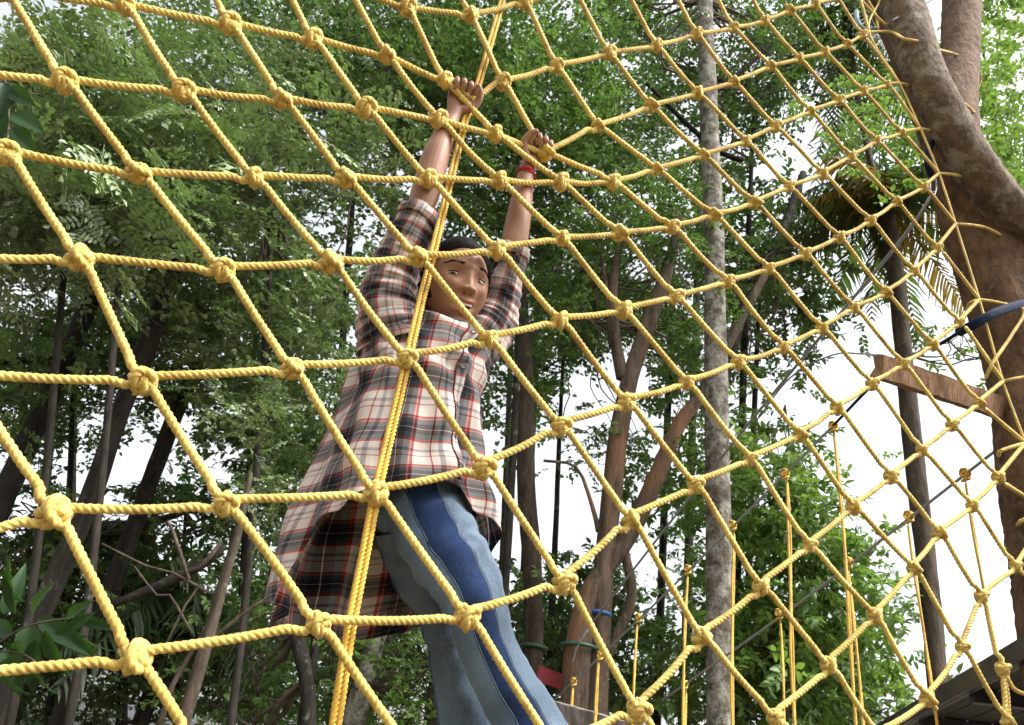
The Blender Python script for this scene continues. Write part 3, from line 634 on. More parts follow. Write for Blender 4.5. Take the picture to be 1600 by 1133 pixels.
for r_ in range(-2, 11):                                     # cross cords
    cs = sorted(c_ for (a, c_) in keys if a == r_)
    if len(cs) < 2: continue
    pts = []
    for k, c_ in enumerate(cs):
        K_ = KN[(r_, c_)]; h = hdir(r_, c_, 0, 1); d = hdir(r_, c_, 1, 0) if ((r_ + 1, c_) in KN or (r_ - 1, c_) in KN) else -UP
        hb = nrm(K_ - KN[(r_, cs[k - 1])]) if k else h; ha = nrm(KN[(r_, cs[k + 1])] - K_) if k < len(cs) - 1 else h; w9 = .9 if c_ < 4 else .5
        pts += [K_ - hb * .030 + d * .011 * w9, K_, K_ + ha * .030 - d * .009 * w9]
        if (r_, c_) == (0, 5): pts += [HAND_R - RX * .03, HAND_R + RX * .012]
        elif k < len(cs) - 1: pts += sag(pts[-1], KN[(r_, cs[k + 1])] - h * .03)
    if r_ in edge_h: pts.append(EP[edge_h[r_]])
    rope('cord', pts, NET)
edge_d = {15: 3, 14: 4, 13: 5, 12: 6, 11: 7, 10: 8, 9: 9, 8: 10, 16: 2}
for c_ in range(-3, 17):                                     # slanting cords
    rs = sorted(a for (a, b_) in keys if b_ == c_)
    pts = []
    for k, r_ in enumerate(rs):
        K_ = KN[(r_, c_)]; d = hdir(r_, c_, 1, 0) if len(rs) > 1 else nrm(EP[edge_d.get(c_, 2)] - K_); h = hdir(r_, c_, 0, 1)
        db = nrm(K_ - KN[(rs[k - 1], c_)]) if k else d; da = nrm(KN[(rs[k + 1], c_)] - K_) if k < len(rs) - 1 else d; w9 = .9 if c_ < 4 else .4
        pts += [K_ - db * .032 - h * .006 * w9 - NA * .006, K_ - NA * .004, K_ + da * .032 + h * .006 * w9 - NA * .006]
        if k < len(rs) - 1: pts += sag(pts[-1], KN[(rs[k + 1], c_)] - d * .03, .002)
    if c_ in edge_d: pts.append(EP[edge_d[c_]])
    rope('cord', pts, NET)
rope('edge_cord', EP, NET, RAD * .7, fz=30)
# knots: three variants of wrapped rope, meshes shared
def knot_mesh(seed):
    R = np.random.default_rng(seed); g = []; r = RAD * .93
    def coil(a0, turns, rad, y0, y1, ax, n=26):
        t = np.linspace(0, 1, int(n * turns)); a = a0 + t * turns * 2 * math.pi
        P = np.stack([rad * np.cos(a), y0 + (y1 - y0) * t, rad * .85 * np.sin(a)], 1); P[:, 0] += R.normal(0, .0006, len(t))
        return P @ np.asarray(ax).T
    def rz(deg, tx=0):
        a, b_ = math.radians(deg), math.radians(tx)
        return np.array([[math.cos(a), -math.sin(a), 0], [math.sin(a), math.cos(a), 0], [0, 0, 1]]) @ np.array([[1, 0, 0], [0, math.cos(b_), -math.sin(b_)], [0, math.sin(b_), math.cos(b_)]])
    tw = 2 * math.pi / (r * 4.6)
    v = seed % 3
    g.append(sweep(coil(R.uniform(0, 6), R.choice([2.0, 2.6, 3.2]), RAD * R.uniform(1.6, 1.85), -RAD * 1.9, RAD * 1.6, rz(R.uniform(-15, 15), 8)), r, 10, tw, strand_prof))
    g.append(sweep(coil(R.uniform(0, 6), 1.35, RAD * 2.25, -RAD * .9, RAD * .8, rz(50 + 18 * v + R.uniform(-8, 8), R.uniform(-15, 15))), r, 10, tw, strand_prof))
    g.append(sweep(coil(R.uniform(0, 6), 1.2, RAD * 2.1, -RAD * 1.1, RAD * 1.0, rz(-40 - 16 * v, R.uniform(-15, 15))), r, 10, tw, strand_prof))
    P = smooth_path([(-RAD * 1.6, -RAD * 1.8, -RAD * 1.2), (-RAD * 1.9, 0, RAD * 2.2), (0, RAD * .9, RAD * 3.0), (RAD * 1.9, -RAD * .3, RAD * 2.1), (RAD * 1.7, -RAD * 1.8, -RAD)], .003)
    g.append(sweep(P, r, 10, tw, strand_prof))
    for q in range(len(g)): pass
    P = np.array([(0, y, 0) for y in np.linspace(-.014, .014, 10)]); g.append(sweep(P, RAD * 1.5, 10))
    V, F, U = join(g); return build_mesh('knot', V, F, U, ROPE)
KM = [knot_mesh(s_) for s_ in range(1, 10)]
base = np.array(NET['_base'])
kk = [k for k in keys if -300 < proj(KN[k])[0] < 1900 and -200 < proj(KN[k])[1] < 1400]
for i, k in enumerate(kk):
    d = hdir(k[0], k[1], 1, 0) if ((k[0] - 1, k[1]) in KN or (k[0] + 1, k[1]) in KN) else -UP
    y = -d; z = -NA; x = nrm(np.cross(y, z)); y = np.cross(z, x)
    a = NR.uniform(-.5, .5); s_ = NR.uniform(.90, 1.1) * (1 - .18 * float(np.clip((proj(KN[k])[0] - 800) / 600, 0, 1)))
    x2 = x * math.cos(a) + y * math.sin(a); y2 = -x * math.sin(a) + y * math.cos(a)
    if NR.random() < .35: x2, y2 = y2, -x2
    o = bpy.data.objects.new('knot', KM[int(NR.integers(0, 9))]); COL.objects.link(o); o.parent = NET
    sx_ = s_ * NR.uniform(.88, 1.12); o.matrix_basis = Matrix([[x2[j] * sx_, y2[j] * s_, z[j] * s_, (KN[k] - base)[j]] for j in range(3)] + [[0, 0, 0, 1]])
# lashings that tie the edge to the big tree
def lash(pts, r=RAD * .9):
    return rope('lashing', [PN(*q) for q in pts], NET, r, fz=20, n=12)
lash([(1358, 50, 0), (1392, 50, -.02), (1412, 60, -.22), (1440, 66, -.26), (1462, 76, -.1), (1490, 84, .3), (1512, 95, .36), (1528, 108, .42), (1532, 128, .52), (1520, 150, .62)])
lash([(1340, -5, 0), (1372, 28, -.0), (1388, 38, .02), (1400, 20, .2)])
lash([(1355, 0, 0), (1368, 22, .02), (1372, 45, .04)])
lash([(1405, 130, 0), (1424, 134, .02), (1440, 140, .06)])
lash([(1438, 201, 0), (1462, 206, .02), (1486, 214, .06), (1500, 216, .2)])
lash([(1467, 271, 0), (1490, 273, -.02), (1525, 281, .03), (1560, 292, .2)])
lash([(1493, 350, 0), (1520, 352, -.05), (1545, 358, -.02), (1575, 376, .06), (1592, 400, .2)])
lash([(1530, 468, 0), (1565, 474, -.07), (1600, 486, -.08), (1580, 525, -.08), (1552, 566, -.05), (1540, 590, .06)])
lash([(1530, 468, 0), (1515, 474, .05), (1510, 490, .2)])
lash([(1567, 596, 0), (1590, 591, -.06), (1625, 588, -.04), (1660, 600, .1)])
lash([(1602, 692, 0), (1565, 704, .02), (1560, 712, .15)])
lash([(1602, 692, 0), (1640, 690, -.02), (1680, 700, .1)])
lash([(1498, 158, -.22), (1512, 166, -.1), (1526, 182, .3), (1531, 205, .5)])
lash([(1640, 800, 0), (1600, 812, 0), (1590, 820, .15)])
lash([(1574, 1060, 0), (1586, 1078, .0), (1612, 1086, .0), (1640, 1080, .02)])
lash([(1566, 1045, 0), (1574, 1085, .01), (1577, 1128, .01), (1580, 1180, .02)])
# double rope hanging through the net
dr = [(800, -70), (785, 0), (765, 72), (742, 150), (727, 190), (703, 285), (678, 390), (656, 480), (636, 566), (612, 668), (588, 772), (567, 880), (546, 990), (524, 1133), (510, 1220)]
HR = thing('hanging_rope', 'doubled yellow rope hanging straight down in front of the girl', 'rope', PN(524, 1133) * [1, 1, 1] - UP * .2)
for s_ in (-1, 1):
    pts = []
    for k, (x, y) in enumerate(dr):
        off = .026 if y not in (566, 772) else .012
        if y == 150: off = .03
        w_ = .0088 if y > 30 else .0088
        sp = (.0058 if y not in (566, 772) else .006)
        pts.append(PN(x, y, off) + RX * s_ * sp)
    rope('cord', pts, HR, .0066, ROPE2, fz=50, n=12)
# ------------------------------------------------------------------ the girl behind the net
CR, CU, CB = RC[:, 0], RC[:, 1], RC[:, 2]
GIRL = thing('person', 'girl in loose plaid shirt and panelled jeans gripping the net with both raised hands', 'person', PN(790, 1240, .1) - UP * .05)
def m2(px_, p): return px_ * proj(p)[2] / FPX
def loft(C, A, B, n=48):
    """rings with centre C, half axes A, B (m,3)"""
    th = np.arange(n) / n * 2 * math.pi; C, A, B = map(np.asarray, (C, A, B)); m = len(C)
    V = C[:, None] + A[:, None] * np.cos(th)[None, :, None] + B[:, None] * np.sin(th)[None, :, None]
    F, i, j = grid_faces(m, n); L = np.r_[0, np.cumsum(np.linalg.norm(np.diff(C, axis=0), axis=1))]
    UV = np.stack([np.stack([j / n, L[i]], -1), np.stack([(j + 1) / n, L[i]], -1), np.stack([(j + 1) / n, L[i + 1]], -1), np.stack([j / n, L[i + 1]], -1)], 1).reshape(-1, 2)
    return V.reshape(-1, 3), F, UV
def limb(pts, n=20, step=.01):                                # pts (P, r)
    P, R = interp_path([p for p, r in pts], [r for p, r in pts], step); return sweep(P, R[:, 0], n)
def ball(c_, r, n=24):
    c_ = np.asarray(c_, float); r = np.ones(3) * r; ph = np.linspace(.001, math.pi - .001, n); th = np.arange(2 * n) / (2 * n) * 2 * math.pi
    V = np.stack([np.sin(ph)[:, None] * np.cos(th), np.sin(ph)[:, None] * np.sin(th), np.cos(ph)[:, None] * np.ones(2 * n)], -1).reshape(-1, 3)
    F, _, _ = grid_faces(n, 2 * n); return V * r + c_, F, np.zeros((F.size, 2))
def tf(geo, O, A): V = np.asarray(geo[0]) @ np.asarray(A) + O; return V, geo[1], geo[2]     # rows of A are the axes

# head
rot, yaw, pit = math.radians(17), math.radians(25), math.radians(22)
hu0 = CU * math.cos(rot) + CR * math.sin(rot); hx = CR * math.cos(rot) - CU * math.sin(rot)
hf = CB * math.cos(pit) + hu0 * math.sin(pit); hu = hu0 * math.cos(pit) - CB * math.sin(pit)
def about(v, k, a): return v * math.cos(a) + np.cross(k, v) * math.sin(a) + k * (k @ v) * (1 - math.cos(a))
hf, hu, hx = (about(v, hu0, yaw) for v in (hf, hu, hx))
HA = np.array([hx, hf, hu]); HS = 1.17
EYEMID = PN(731, 432, .06)
HO = EYEMID - (hf * .074 + hu * .008) * HS
def gs(*a):
    s = 0
    for v, w_ in a: s = s + (v / w_) ** 2
    return np.exp(-s)
def head_surface(V):
    x, y, z = V.T
    X = .0745 * x; Y = .089 * np.sign(y) * np.abs(y) ** .86; Z = np.where(z > 0, .118, .114) * z
    t = np.clip((-z - .12) / .88, 0, 1); X = X * (1 - .33 * t ** 1.7); Y = np.where(y < 0, Y * (1 - .6 * t), Y * (1 - .06 * t))
    f = np.clip((y - .15) / .3, 0, 1); aX = np.abs(X); Zm = Z - 7 * X ** 2
    d = -.011 * gs((aX - .031, .017), (Z - .006, .012)) + .004 * gs((Z - .027, .008), (X, .05)) + .004 * gs((X, .04), (Z - .055, .03))
    tn_ = np.clip((.020 - Z) / .052, 0, 1); fall = 1 / (1 + np.exp(-(Z + .037) / .0022))
    d += (.003 + .0165 * tn_ ** 1.3) * np.exp(-(X / (.0075 + .006 * tn_)) ** 2) * fall * (Z < .03)
    d += .010 * gs((aX - .0135, .006), (Z + .031, .0062)) - .006 * gs((aX - .007, .0035), (Z + .0385, .0028))
    d += .006 * gs((aX - .040, .018), (Z + .022, .015)) - .003 * gs((aX - .030, .006), (Z + .048, .014))
    d += .0065 * gs((Zm + .0545, .0048), (X, .026)) + .008 * gs((Zm + .0765, .0055), (X, .020)) - .015 * gs((Zm + .0640, .0070), (X, .023)) ** 1.5
    d += .007 * gs((X, .020), (Z + .100, .014)) - .004 * gs((X, .018), (Z + .084, .005))
    n_ = V / np.linalg.norm(V, axis=1)[:, None]
    return np.stack([X, Y + d * f, Z], 1) + 0 * n_
def sphere_dirs(m, n):
    ph = np.linspace(.004, math.pi - .004, m); th = np.arange(n) / n * 2 * math.pi
    return np.stack([np.sin(ph)[:, None] * np.cos(th), np.sin(ph)[:, None] * np.sin(th), np.cos(ph)[:, None] * np.ones(n)], -1).reshape(-1, 3)
SD = sphere_dirs(150, 240); HF, _, _ = grid_faces(150, 240)
head = (head_surface(SD) * HS @ HA + HO, HF, np.zeros((HF.size, 2)))
def HP(x, y, z): return HO + (hx * x + hf * y + hu * z) * HS
# torso, limbs
neck0 = PN(702, 520, .20)
parts = [head]
parts.append(limb([(HP(0, -.02, -.05), .050), (HP(0, -.022, -.09), .046), (neck0 + UP * .02, .046), (neck0 - UP * .03, .055)]))
tc = [PN(702, 515, .2), PN(694, 545, .2), PN(684, 600, .2), PN(676, 680, .2), PN(668, 760, .21), PN(660, 830, .22)]
parts.append(loft(*[np.array(smooth_path(q, .02)) for q in (tc,)], *[np.array([RX * w_ for w_ in np.interp(np.linspace(0, 1, len(smooth_path(tc, .02))), np.linspace(0, 1, 6), [.05, .125, .13, .11, .125, .12])]), np.array([NA * w_ for w_ in np.interp(np.linspace(0, 1, len(smooth_path(tc, .02))), np.linspace(0, 1, 6), [.045, .07, .08, .075, .08, .08])])], 40))
parts.append(ball(PN(690, 540, .2), (.1, .07, .05)))
# shoulders and arms
parts.append(limb([(PN(680, 540, .2), .06), (PN(620, 478, .18), .052), (PN(634, 405, .13), .042), (PN(657, 325, .08), .037), (PN(665, 300, .07), .0395), (PN(679, 250, .05), .0385), (PN(695, 208, .04), .029), (PN(705, 186, .035), .0235), (PN(711, 172, .03), .024)]))
parts.append(limb([(PN(710, 560, .2), .06), (PN(766, 515, .19), .05), (PN(786, 460, .15), .042), (PN(800, 402, .11), .038), (PN(806, 365, .09), .0375), (PN(813, 325, .07), .034), (PN(819, 290, .055), .0275), (PN(823, 268, .045), .0245), (PN(829, 252, .04), .025)]))
def hand(wrist, hup, side, palm, thumb, sc):
    hup = nrm(hup); side = nrm(side - hup * (side @ hup)); palm = np.cross(hup, side); palm = palm if palm @ (-NA) > 0 else -palm
    P_ = lambda u, s, p: wrist + (hup * u + side * s + palm * p) * sc
    g = [loft([P_(u, 0, p) for u, p in ((-.012, 0), (.0, 0), (.02, .0), (.045, .001), (.068, .002), (.082, .006), (.088, .010))],
              [side * w_ * sc for w_ in (.015, .021, .030, .036, .038, .034, .02)], [palm * w_ * sc for w_ in (.012, .015, .017, .016, .014, .010, .004)], 24)]
    for k, (s_, ln, r) in enumerate(((-.030, .86, .0068), (-.0105, 1.0, .0076), (.0100, 1.04, .0078), (.0300, .95, .0076))):
        s2 = s_ * 1.02; a = P_(.060, s_, .002); b_ = P_(.088 * (.94 + .06 * ln), s2, .012); c_ = P_(.094 * (.93 + .07 * ln), s2, .038 * ln); d_ = P_(.066, s2 * .97, .055 * ln); e_ = P_(.046 + .004 * k, s2 * .94, .041 * ln)
        g.append(limb([(a, r * 1.05 * sc), (b_, r * 1.08 * sc), ((b_ + c_) / 2 + hup * .002, r * .93 * sc), (c_, r * 1.06 * sc), ((c_ + d_) / 2, r * .9 * sc), (d_, r * .95 * sc), (e_, r * .75 * sc)], 12, .004))
    q = thumb                                                # thumb leaves the side of the palm near the wrist
    g.append(limb([(P_(.012, .012 * q, .008), .014 * sc), (P_(.026, .034 * q, .018), .0125 * sc), (P_(.048, .047 * q, .032), .0102 * sc), (P_(.068, .040 * q, .050), .0098 * sc), (P_(.078, .026 * q, .060), .0078 * sc)], 12, .004))
    return g, P_
gR, PR = hand(PN(711, 176, .03), PN(727, 128, .03) - PN(709, 180, .03), PN(745, 150, .03) - PN(714, 136, .03), None, 1, 1.02)
gL, PL = hand(PN(827, 259, .04), PN(842, 214, .03) - PN(826, 262, .04), PN(858, 228, .03) - PN(822, 214, .03), None, -1, 1.0)
parts += gR + gL
# legs inside the jeans, feet on a lower row of the net
legF = [(648, 740, 52, .205), (664, 800, 60, .18), (692, 854, 62, .15), (723, 900, 57, .125), (742, 945, 51, .12), (758, 1000, 46, .125), (784, 1060, 47, .13), (814, 1110, 50, .13), (844, 1168, 55, .13)]
legB = [(642, 820, 60, .25), (660, 890, 50, .27), (684, 945, 40, .28), (703, 1000, 38, .29), (722, 1090, 43, .30), (738, 1160, 50, .31), (745, 1190, 54, .31)]
def pxr(L_, k=1.0): return [(PN(x, y, o), m2(h * k, PN(x, y, o))) for x, y, h, o in L_]
parts.append(limb(pxr(legF, .66))); parts.append(limb(pxr(legB, .66)))
def feet(an, dirv):
    return [limb([(an, .035), (an - UP * .05, .034), (an - UP * .075 + dirv * .03, .034)], 16), limb([(an - UP * .085 - dirv * .04, .028), (an - UP * .085 + dirv * .04, .032), (an - UP * .09 + dirv * .12, .028), (an - UP * .095 + dirv * .16, .018)], 16)]
anF, anB = PN(845, 1172, .13), PN(746, 1194, .31)
parts += feet(anF, -NA) + feet(anB, -NA)
# ears
for s_ in (-1, 1): parts.append(tf(ball((0, 0, 0), (.008, .019, .030), 16), HP(s_ * .070, -.008, -.002), HA))
Vb, Fb, _ = join(parts)
tmp = bpy.data.objects.new('tmp', build_mesh('tmp', Vb, Fb)); COL.objects.link(tmp)
md = tmp.modifiers.new('r', 'REMESH'); md.mode = 'VOXEL'; md.voxel_size = .0024; md.adaptivity = 0
md = tmp.modifiers.new('s', 'SMOOTH'); md.factor = .5; md.iterations = 2
dg = bpy.context.evaluated_depsgraph_get(); me = bpy.data.meshes.new_from_object(tmp.evaluated_get(dg)); bpy.data.objects.remove(tmp)
n_ = len(me.vertices); Vv = np.empty(n_ * 3, np.float32); me.vertices.foreach_get('co', Vv); Vv = Vv.reshape(-1, 3).astype(float)
hl = (Vv - HO) @ HA.T / HS; X, Y, Z = hl.T; Zm = Z - 7 * X ** 2
ishead = (np.abs(X) < .09) & (Z > -.13) & (Z < .12) & (Y > 0)
lips = ishead * (Y > .05) * np.clip(gs((Zm + .0545, .0052), (X, .027)) + gs((Zm + .0765, .006), (X, .023)), 0, 1) * (np.abs(X) < .031)
mouth = ishead * (Y > .05) * (gs((Zm + .0640, .0062), (X, .024)) > .45)
nost = ishead * (Y > .05) * gs((np.abs(X) - .007, .0032), (Z + .0395, .0026))
for nm, arr in (('lips', lips), ('mouth', np.maximum(mouth, nost * .8))):
    a = me.attributes.new(nm, 'FLOAT', 'POINT'); a.data.foreach_set('value', arr.astype(np.float32))
me.vertices.foreach_set('co', (Vv - np.array(GIRL['_base'])).astype(np.float32).ravel()); me.polygons.foreach_set('use_smooth', [True] * len(me.polygons)); me.update()
m_, t_, b_, N_, L_ = mat('warm_brown_skin')
tc_ = N_('ShaderNodeTexCoord'); nn = N_('ShaderNodeTexNoise'); nn.inputs['Scale'].default_value = 14; nn.inputs['Detail'].default_value = 6; L_(tc_.outputs['Object'], nn.inputs['Vector'])
rr = ramp(N_, [(.3, (.19, .092, .053)), (.7, (.31, .165, .10))]); L_(nn.outputs[0], rr.inputs[0])
al = N_('ShaderNodeAttribute'); al.attribute_name = 'lips'; am = N_('ShaderNodeAttribute'); am.attribute_name = 'mouth'
x1 = N_('ShaderNodeMix'); x1.data_type = 'RGBA'; L_(al.outputs['Fac'], x1.inputs[0]); L_(rr.outputs[0], x1.inputs[6]); x1.inputs[7].default_value = (.30, .085, .075, 1)
x2_ = N_('ShaderNodeMix'); x2_.data_type = 'RGBA'; L_(am.outputs['Fac'], x2_.inputs[0]); L_(x1.outputs[2], x2_.inputs[6]); x2_.inputs[7].default_value = (.035, .01, .01, 1)
L_(x2_.outputs[2], b_.inputs['Base Color']); b_.inputs['Roughness'].default_value = .52; b_.inputs['Specular IOR Level'].default_value = .35; b_.inputs['Subsurface Weight'].default_value = .12; b_.inputs['Subsurface Radius'].default_value = (.02, .008, .004); b_.inputs['Subsurface Scale'].default_value = .3
n3 = N_('ShaderNodeTexNoise'); n3.inputs['Scale'].default_value = 350; L_(tc_.outputs['Object'], n3.inputs['Vector']); bp_ = N_('ShaderNodeBump'); bp_.inputs['Strength'].default_value = .2; bp_.inputs['Distance'].default_value = .001; L_(n3.outputs[0], bp_.inputs['Height']); L_(bp_.outputs[0], b_.inputs['Normal'])
SKIN = m_
me.materials.clear(); me.materials.append(SKIN); me.name = 'body'
body = bpy.data.objects.new('body', me); COL.objects.link(body); body.parent = GIRL; body['_base'] = GIRL['_base']
# eyes
EYEW = simple('eye_white', (.30, .27, .25), .2, .05); IRIS = simple('dark_iris', (.010, .006, .004), .3, .05, spec=.35)
HAIRM, t_, b_, N_, L_ = mat('black_hair')
uvn = N_('ShaderNodeUVMap'); mpp = N_('ShaderNodeMapping'); mpp.inputs['Scale'].default_value = (160, 3, 1); nz = N_('ShaderNodeTexNoise'); nz.inputs['Scale'].default_value = 1; nz.inputs['Detail'].default_value = 2
L_(uvn.outputs[0], mpp.inputs[0]); L_(mpp.outputs[0], nz.inputs['Vector']); rr = ramp(N_, [(.3, (.003, .0025, .0025)), (.75, (.012, .009, .008))]); L_(nz.outputs[0], rr.inputs[0]); L_(rr.outputs[0], b_.inputs['Base Color'])
b_.inputs['Roughness'].default_value = .6; b_.inputs['Specular IOR Level'].default_value = .06; bp_ = N_('ShaderNodeBump'); bp_.inputs['Strength'].default_value = .8; bp_.inputs['Distance'].default_value = .002; L_(nz.outputs[0], bp_.inputs['Height']); L_(bp_.outputs[0], b_.inputs['Normal'])
look = nrm(CAM - HO)
for s_ in (-1, 1):
    ec = (s_ * .031, .0585, .006); E0 = HP(*ec)
    e = obj('eye', ball(E0, .0165 * HS, 24), EYEW, GIRL)
    lk = nrm(look * .8 + hf * .2); sx = nrm(np.cross(lk, UP)); sy = np.cross(sx, lk)
    th = np.linspace(0, 2 * math.pi, 24, endpoint=False); rr_ = np.linspace(.02, 1, 7)
    V = np.array([E0 + (lk * math.cos(r * .46) + (sx * math.cos(a) + sy * math.sin(a)) * math.sin(r * .46)) * .01668 * HS for r in rr_ for a in th])
    obj('iris', (V, grid_faces(7, 24)[0]), IRIS, e)
    for up_, a0, a1 in ((1, 15, 100), (-1, -100, -15)):      # lids: shell patches round the eyeball
        A_ = np.radians(np.linspace(a0, a1, 9)); O_ = np.radians(np.linspace(-88, 88, 21)); V = []
        for a in A_:
            for o_ in O_:
                lim = math.cos(o_) ** .7; q_ = (a - A_[0]) / (A_[-1] - A_[0]); e0_ = math.radians(a0 if up_ > 0 else a1) * lim; e1_ = math.radians(a1 if up_ > 0 else a0)
                a_ = e0_ + (e1_ - e0_) * q_ if up_ > 0 else e1_ + (e0_ - e1_) * q_
                V.append(HP(ec[0] + .0175 * math.sin(o_) * math.cos(a_), ec[1] + .0175 * math.cos(o_) * math.cos(a_), ec[2] + .0175 * math.sin(a_)))
        lid = obj('eyelid', (np.array(V), grid_faces(9, 21, False)[0]), SKIN, GIRL)
        row_ = (V[:21] if up_ > 0 else V[-21:])[4:17]
        obj('eyelash', sweep(np.array(row_) + hf * .0003, .0013 if up_ > 0 else .0005, 5), HAIRM, lid)
    br = [HP(s_ * x, y, z) for x, y, z in ((.012, .0885, .0265), (.022, .0870, .0300), (.034, .0815, .0325), (.046, .0725, .0310), (.055, .062, .0265))]
    P = smooth_path(br, .001); g_ = []
    for k in range(150):
        q = random.random(); i_ = int(q * (len(P) - 2)); w_ = (.0034 * (1 - q) + .0012); a_ = P[i_] + hu * random.uniform(-w_, w_) + hf * .0002; e_ = a_ + nrm(P[min(i_ + 8, len(P) - 1)] - P[i_] + hu * random.uniform(-.0, .003)) * .006 + hf * .0006
        g_.append(sweep(np.array([a_, (a_ + e_) / 2 + hf * .0006, e_]), .00042, 3, ends=False))
    obj('eyebrow', join(g_), HAIRM, GIRL)
TEETH = simple('teeth', (.50, .47, .41), .25, .05)
for k in range(6):
    x = (k - 2.5) * .0068; z = -.0600 + 7 * x * x
    obj('tooth', tf(box((0, 0, 0), (.0066, .004, .0075)), HP(x, 0.0745 - 9 * x * x, z), HA), TEETH, GIRL)
# hair: a shell over the skull that drops below the surface inside the face outline
x, y, z = SD.T; hs0 = head_surface(SD)
face = 1 / (1 + np.exp(-((y - .30 - .5 * np.clip(z - .35, 0, 1)) / .045))) * (1 / (1 + np.exp((z - .66 + .35 * x ** 2) / .04)))
face = np.maximum(face, 1 / (1 + np.exp((z + .42 + .3 * (y < 0)) / .05)))
radn = SD / np.linalg.norm(SD, axis=1)[:, None]
off_ = .0125 * (1 - face) - .012 * face 
hv = hs0 + radn * off_[:, None]
FU = np.stack([np.arctan2(x, z + .2) / 6.28, y * .1], 1)
hair = (hv * HS @ HA + HO, HF, FU[HF.reshape(-1)])
HAIR = obj('hair', hair, HAIRM, GIRL)
hg = []
hr = np.random.default_rng(8)
for k in range(1100):                                          # locks swept back from the hairline
    a = hr.uniform(-1.25, 1.25); st_ = hr.uniform(.0, .25); pts_ = []
    for t in np.linspace(0, 1, 9):
        el = math.radians(48) + (math.radians(205) - math.radians(48)) * (st_ * .4 + t * (1 - st_ * .4))
        d_ = np.array([math.sin(a) * (1 - .15 * t), math.cos(a) * math.cos(el), math.cos(a) * math.sin(el)]); d_ /= np.linalg.norm(d_)
        p = head_surface(d_[None])[0] + d_ * (.004 + .0085 * min(1, t * 6) + hr.normal(0, .0003) - .006 * (t > .95))
        pts_.append(HO + (p * HS) @ HA)
    P = smooth_path(pts_, .012); hg.append(sweep(P, np.linspace(.0005, .0004, len(P)), 3))
obj('hair_strands', join(hg), HAIRM, HAIR)['kind'] = 'stuff'
# loose hair beside the neck
for pp in ([HP(-.062, -.01, .02), HP(-.075, -.03, -.03), HP(-.072, -.04, -.075), HP(-.058, -.055, -.105)], [HP(.055, -.03, .0), HP(.062, -.05, -.05), HP(.060, -.06, -.10), HP(.065, -.07, -.15)], [HP(0, -.09, .0), HP(0, -.1, -.05), HP(.02, -.095, -.12), HP(.04, -.085, -.18)]):
    g = []
    for k in range(60):
        o_ = hr.normal(0, .013, (4, 3)) * np.array([[.6], [1], [1.1], [.8]]); P = smooth_path(np.array(pp) + o_, .01)
        g.append(sweep(P, np.linspace(.006, .0015, len(P)), 5))
    obj('hair_lock', join(g), HAIRM, HAIR)
g = []
for k in range(46):
    a = hr.uniform(-1.3, 1.3); q0 = np.array([math.sin(a) * .07, .045 * math.cos(a) + .01, .095]); pts_ = [HP(*(q0 + hr.normal(0, .004, 3)))]
    v = np.array([math.sin(a), -.3, -.2]) * .014
    for t in range(4): pts_.append(pts_[-1] + (hx * v[0] + hf * v[1] + hu * (v[2] - .006 * t)) + hr.normal(0, .0025, 3))
    g.append(sweep(smooth_path(pts_, .006), .00032, 3))
obj('hair_wisp', join(g), HAIRM, HAIR)
obj('ear_stud', ball(HP(-.077, .0, -.028), .003, 8), simple('silver', (.7, .7, .72), .2, .05, metal=1), GIRL)

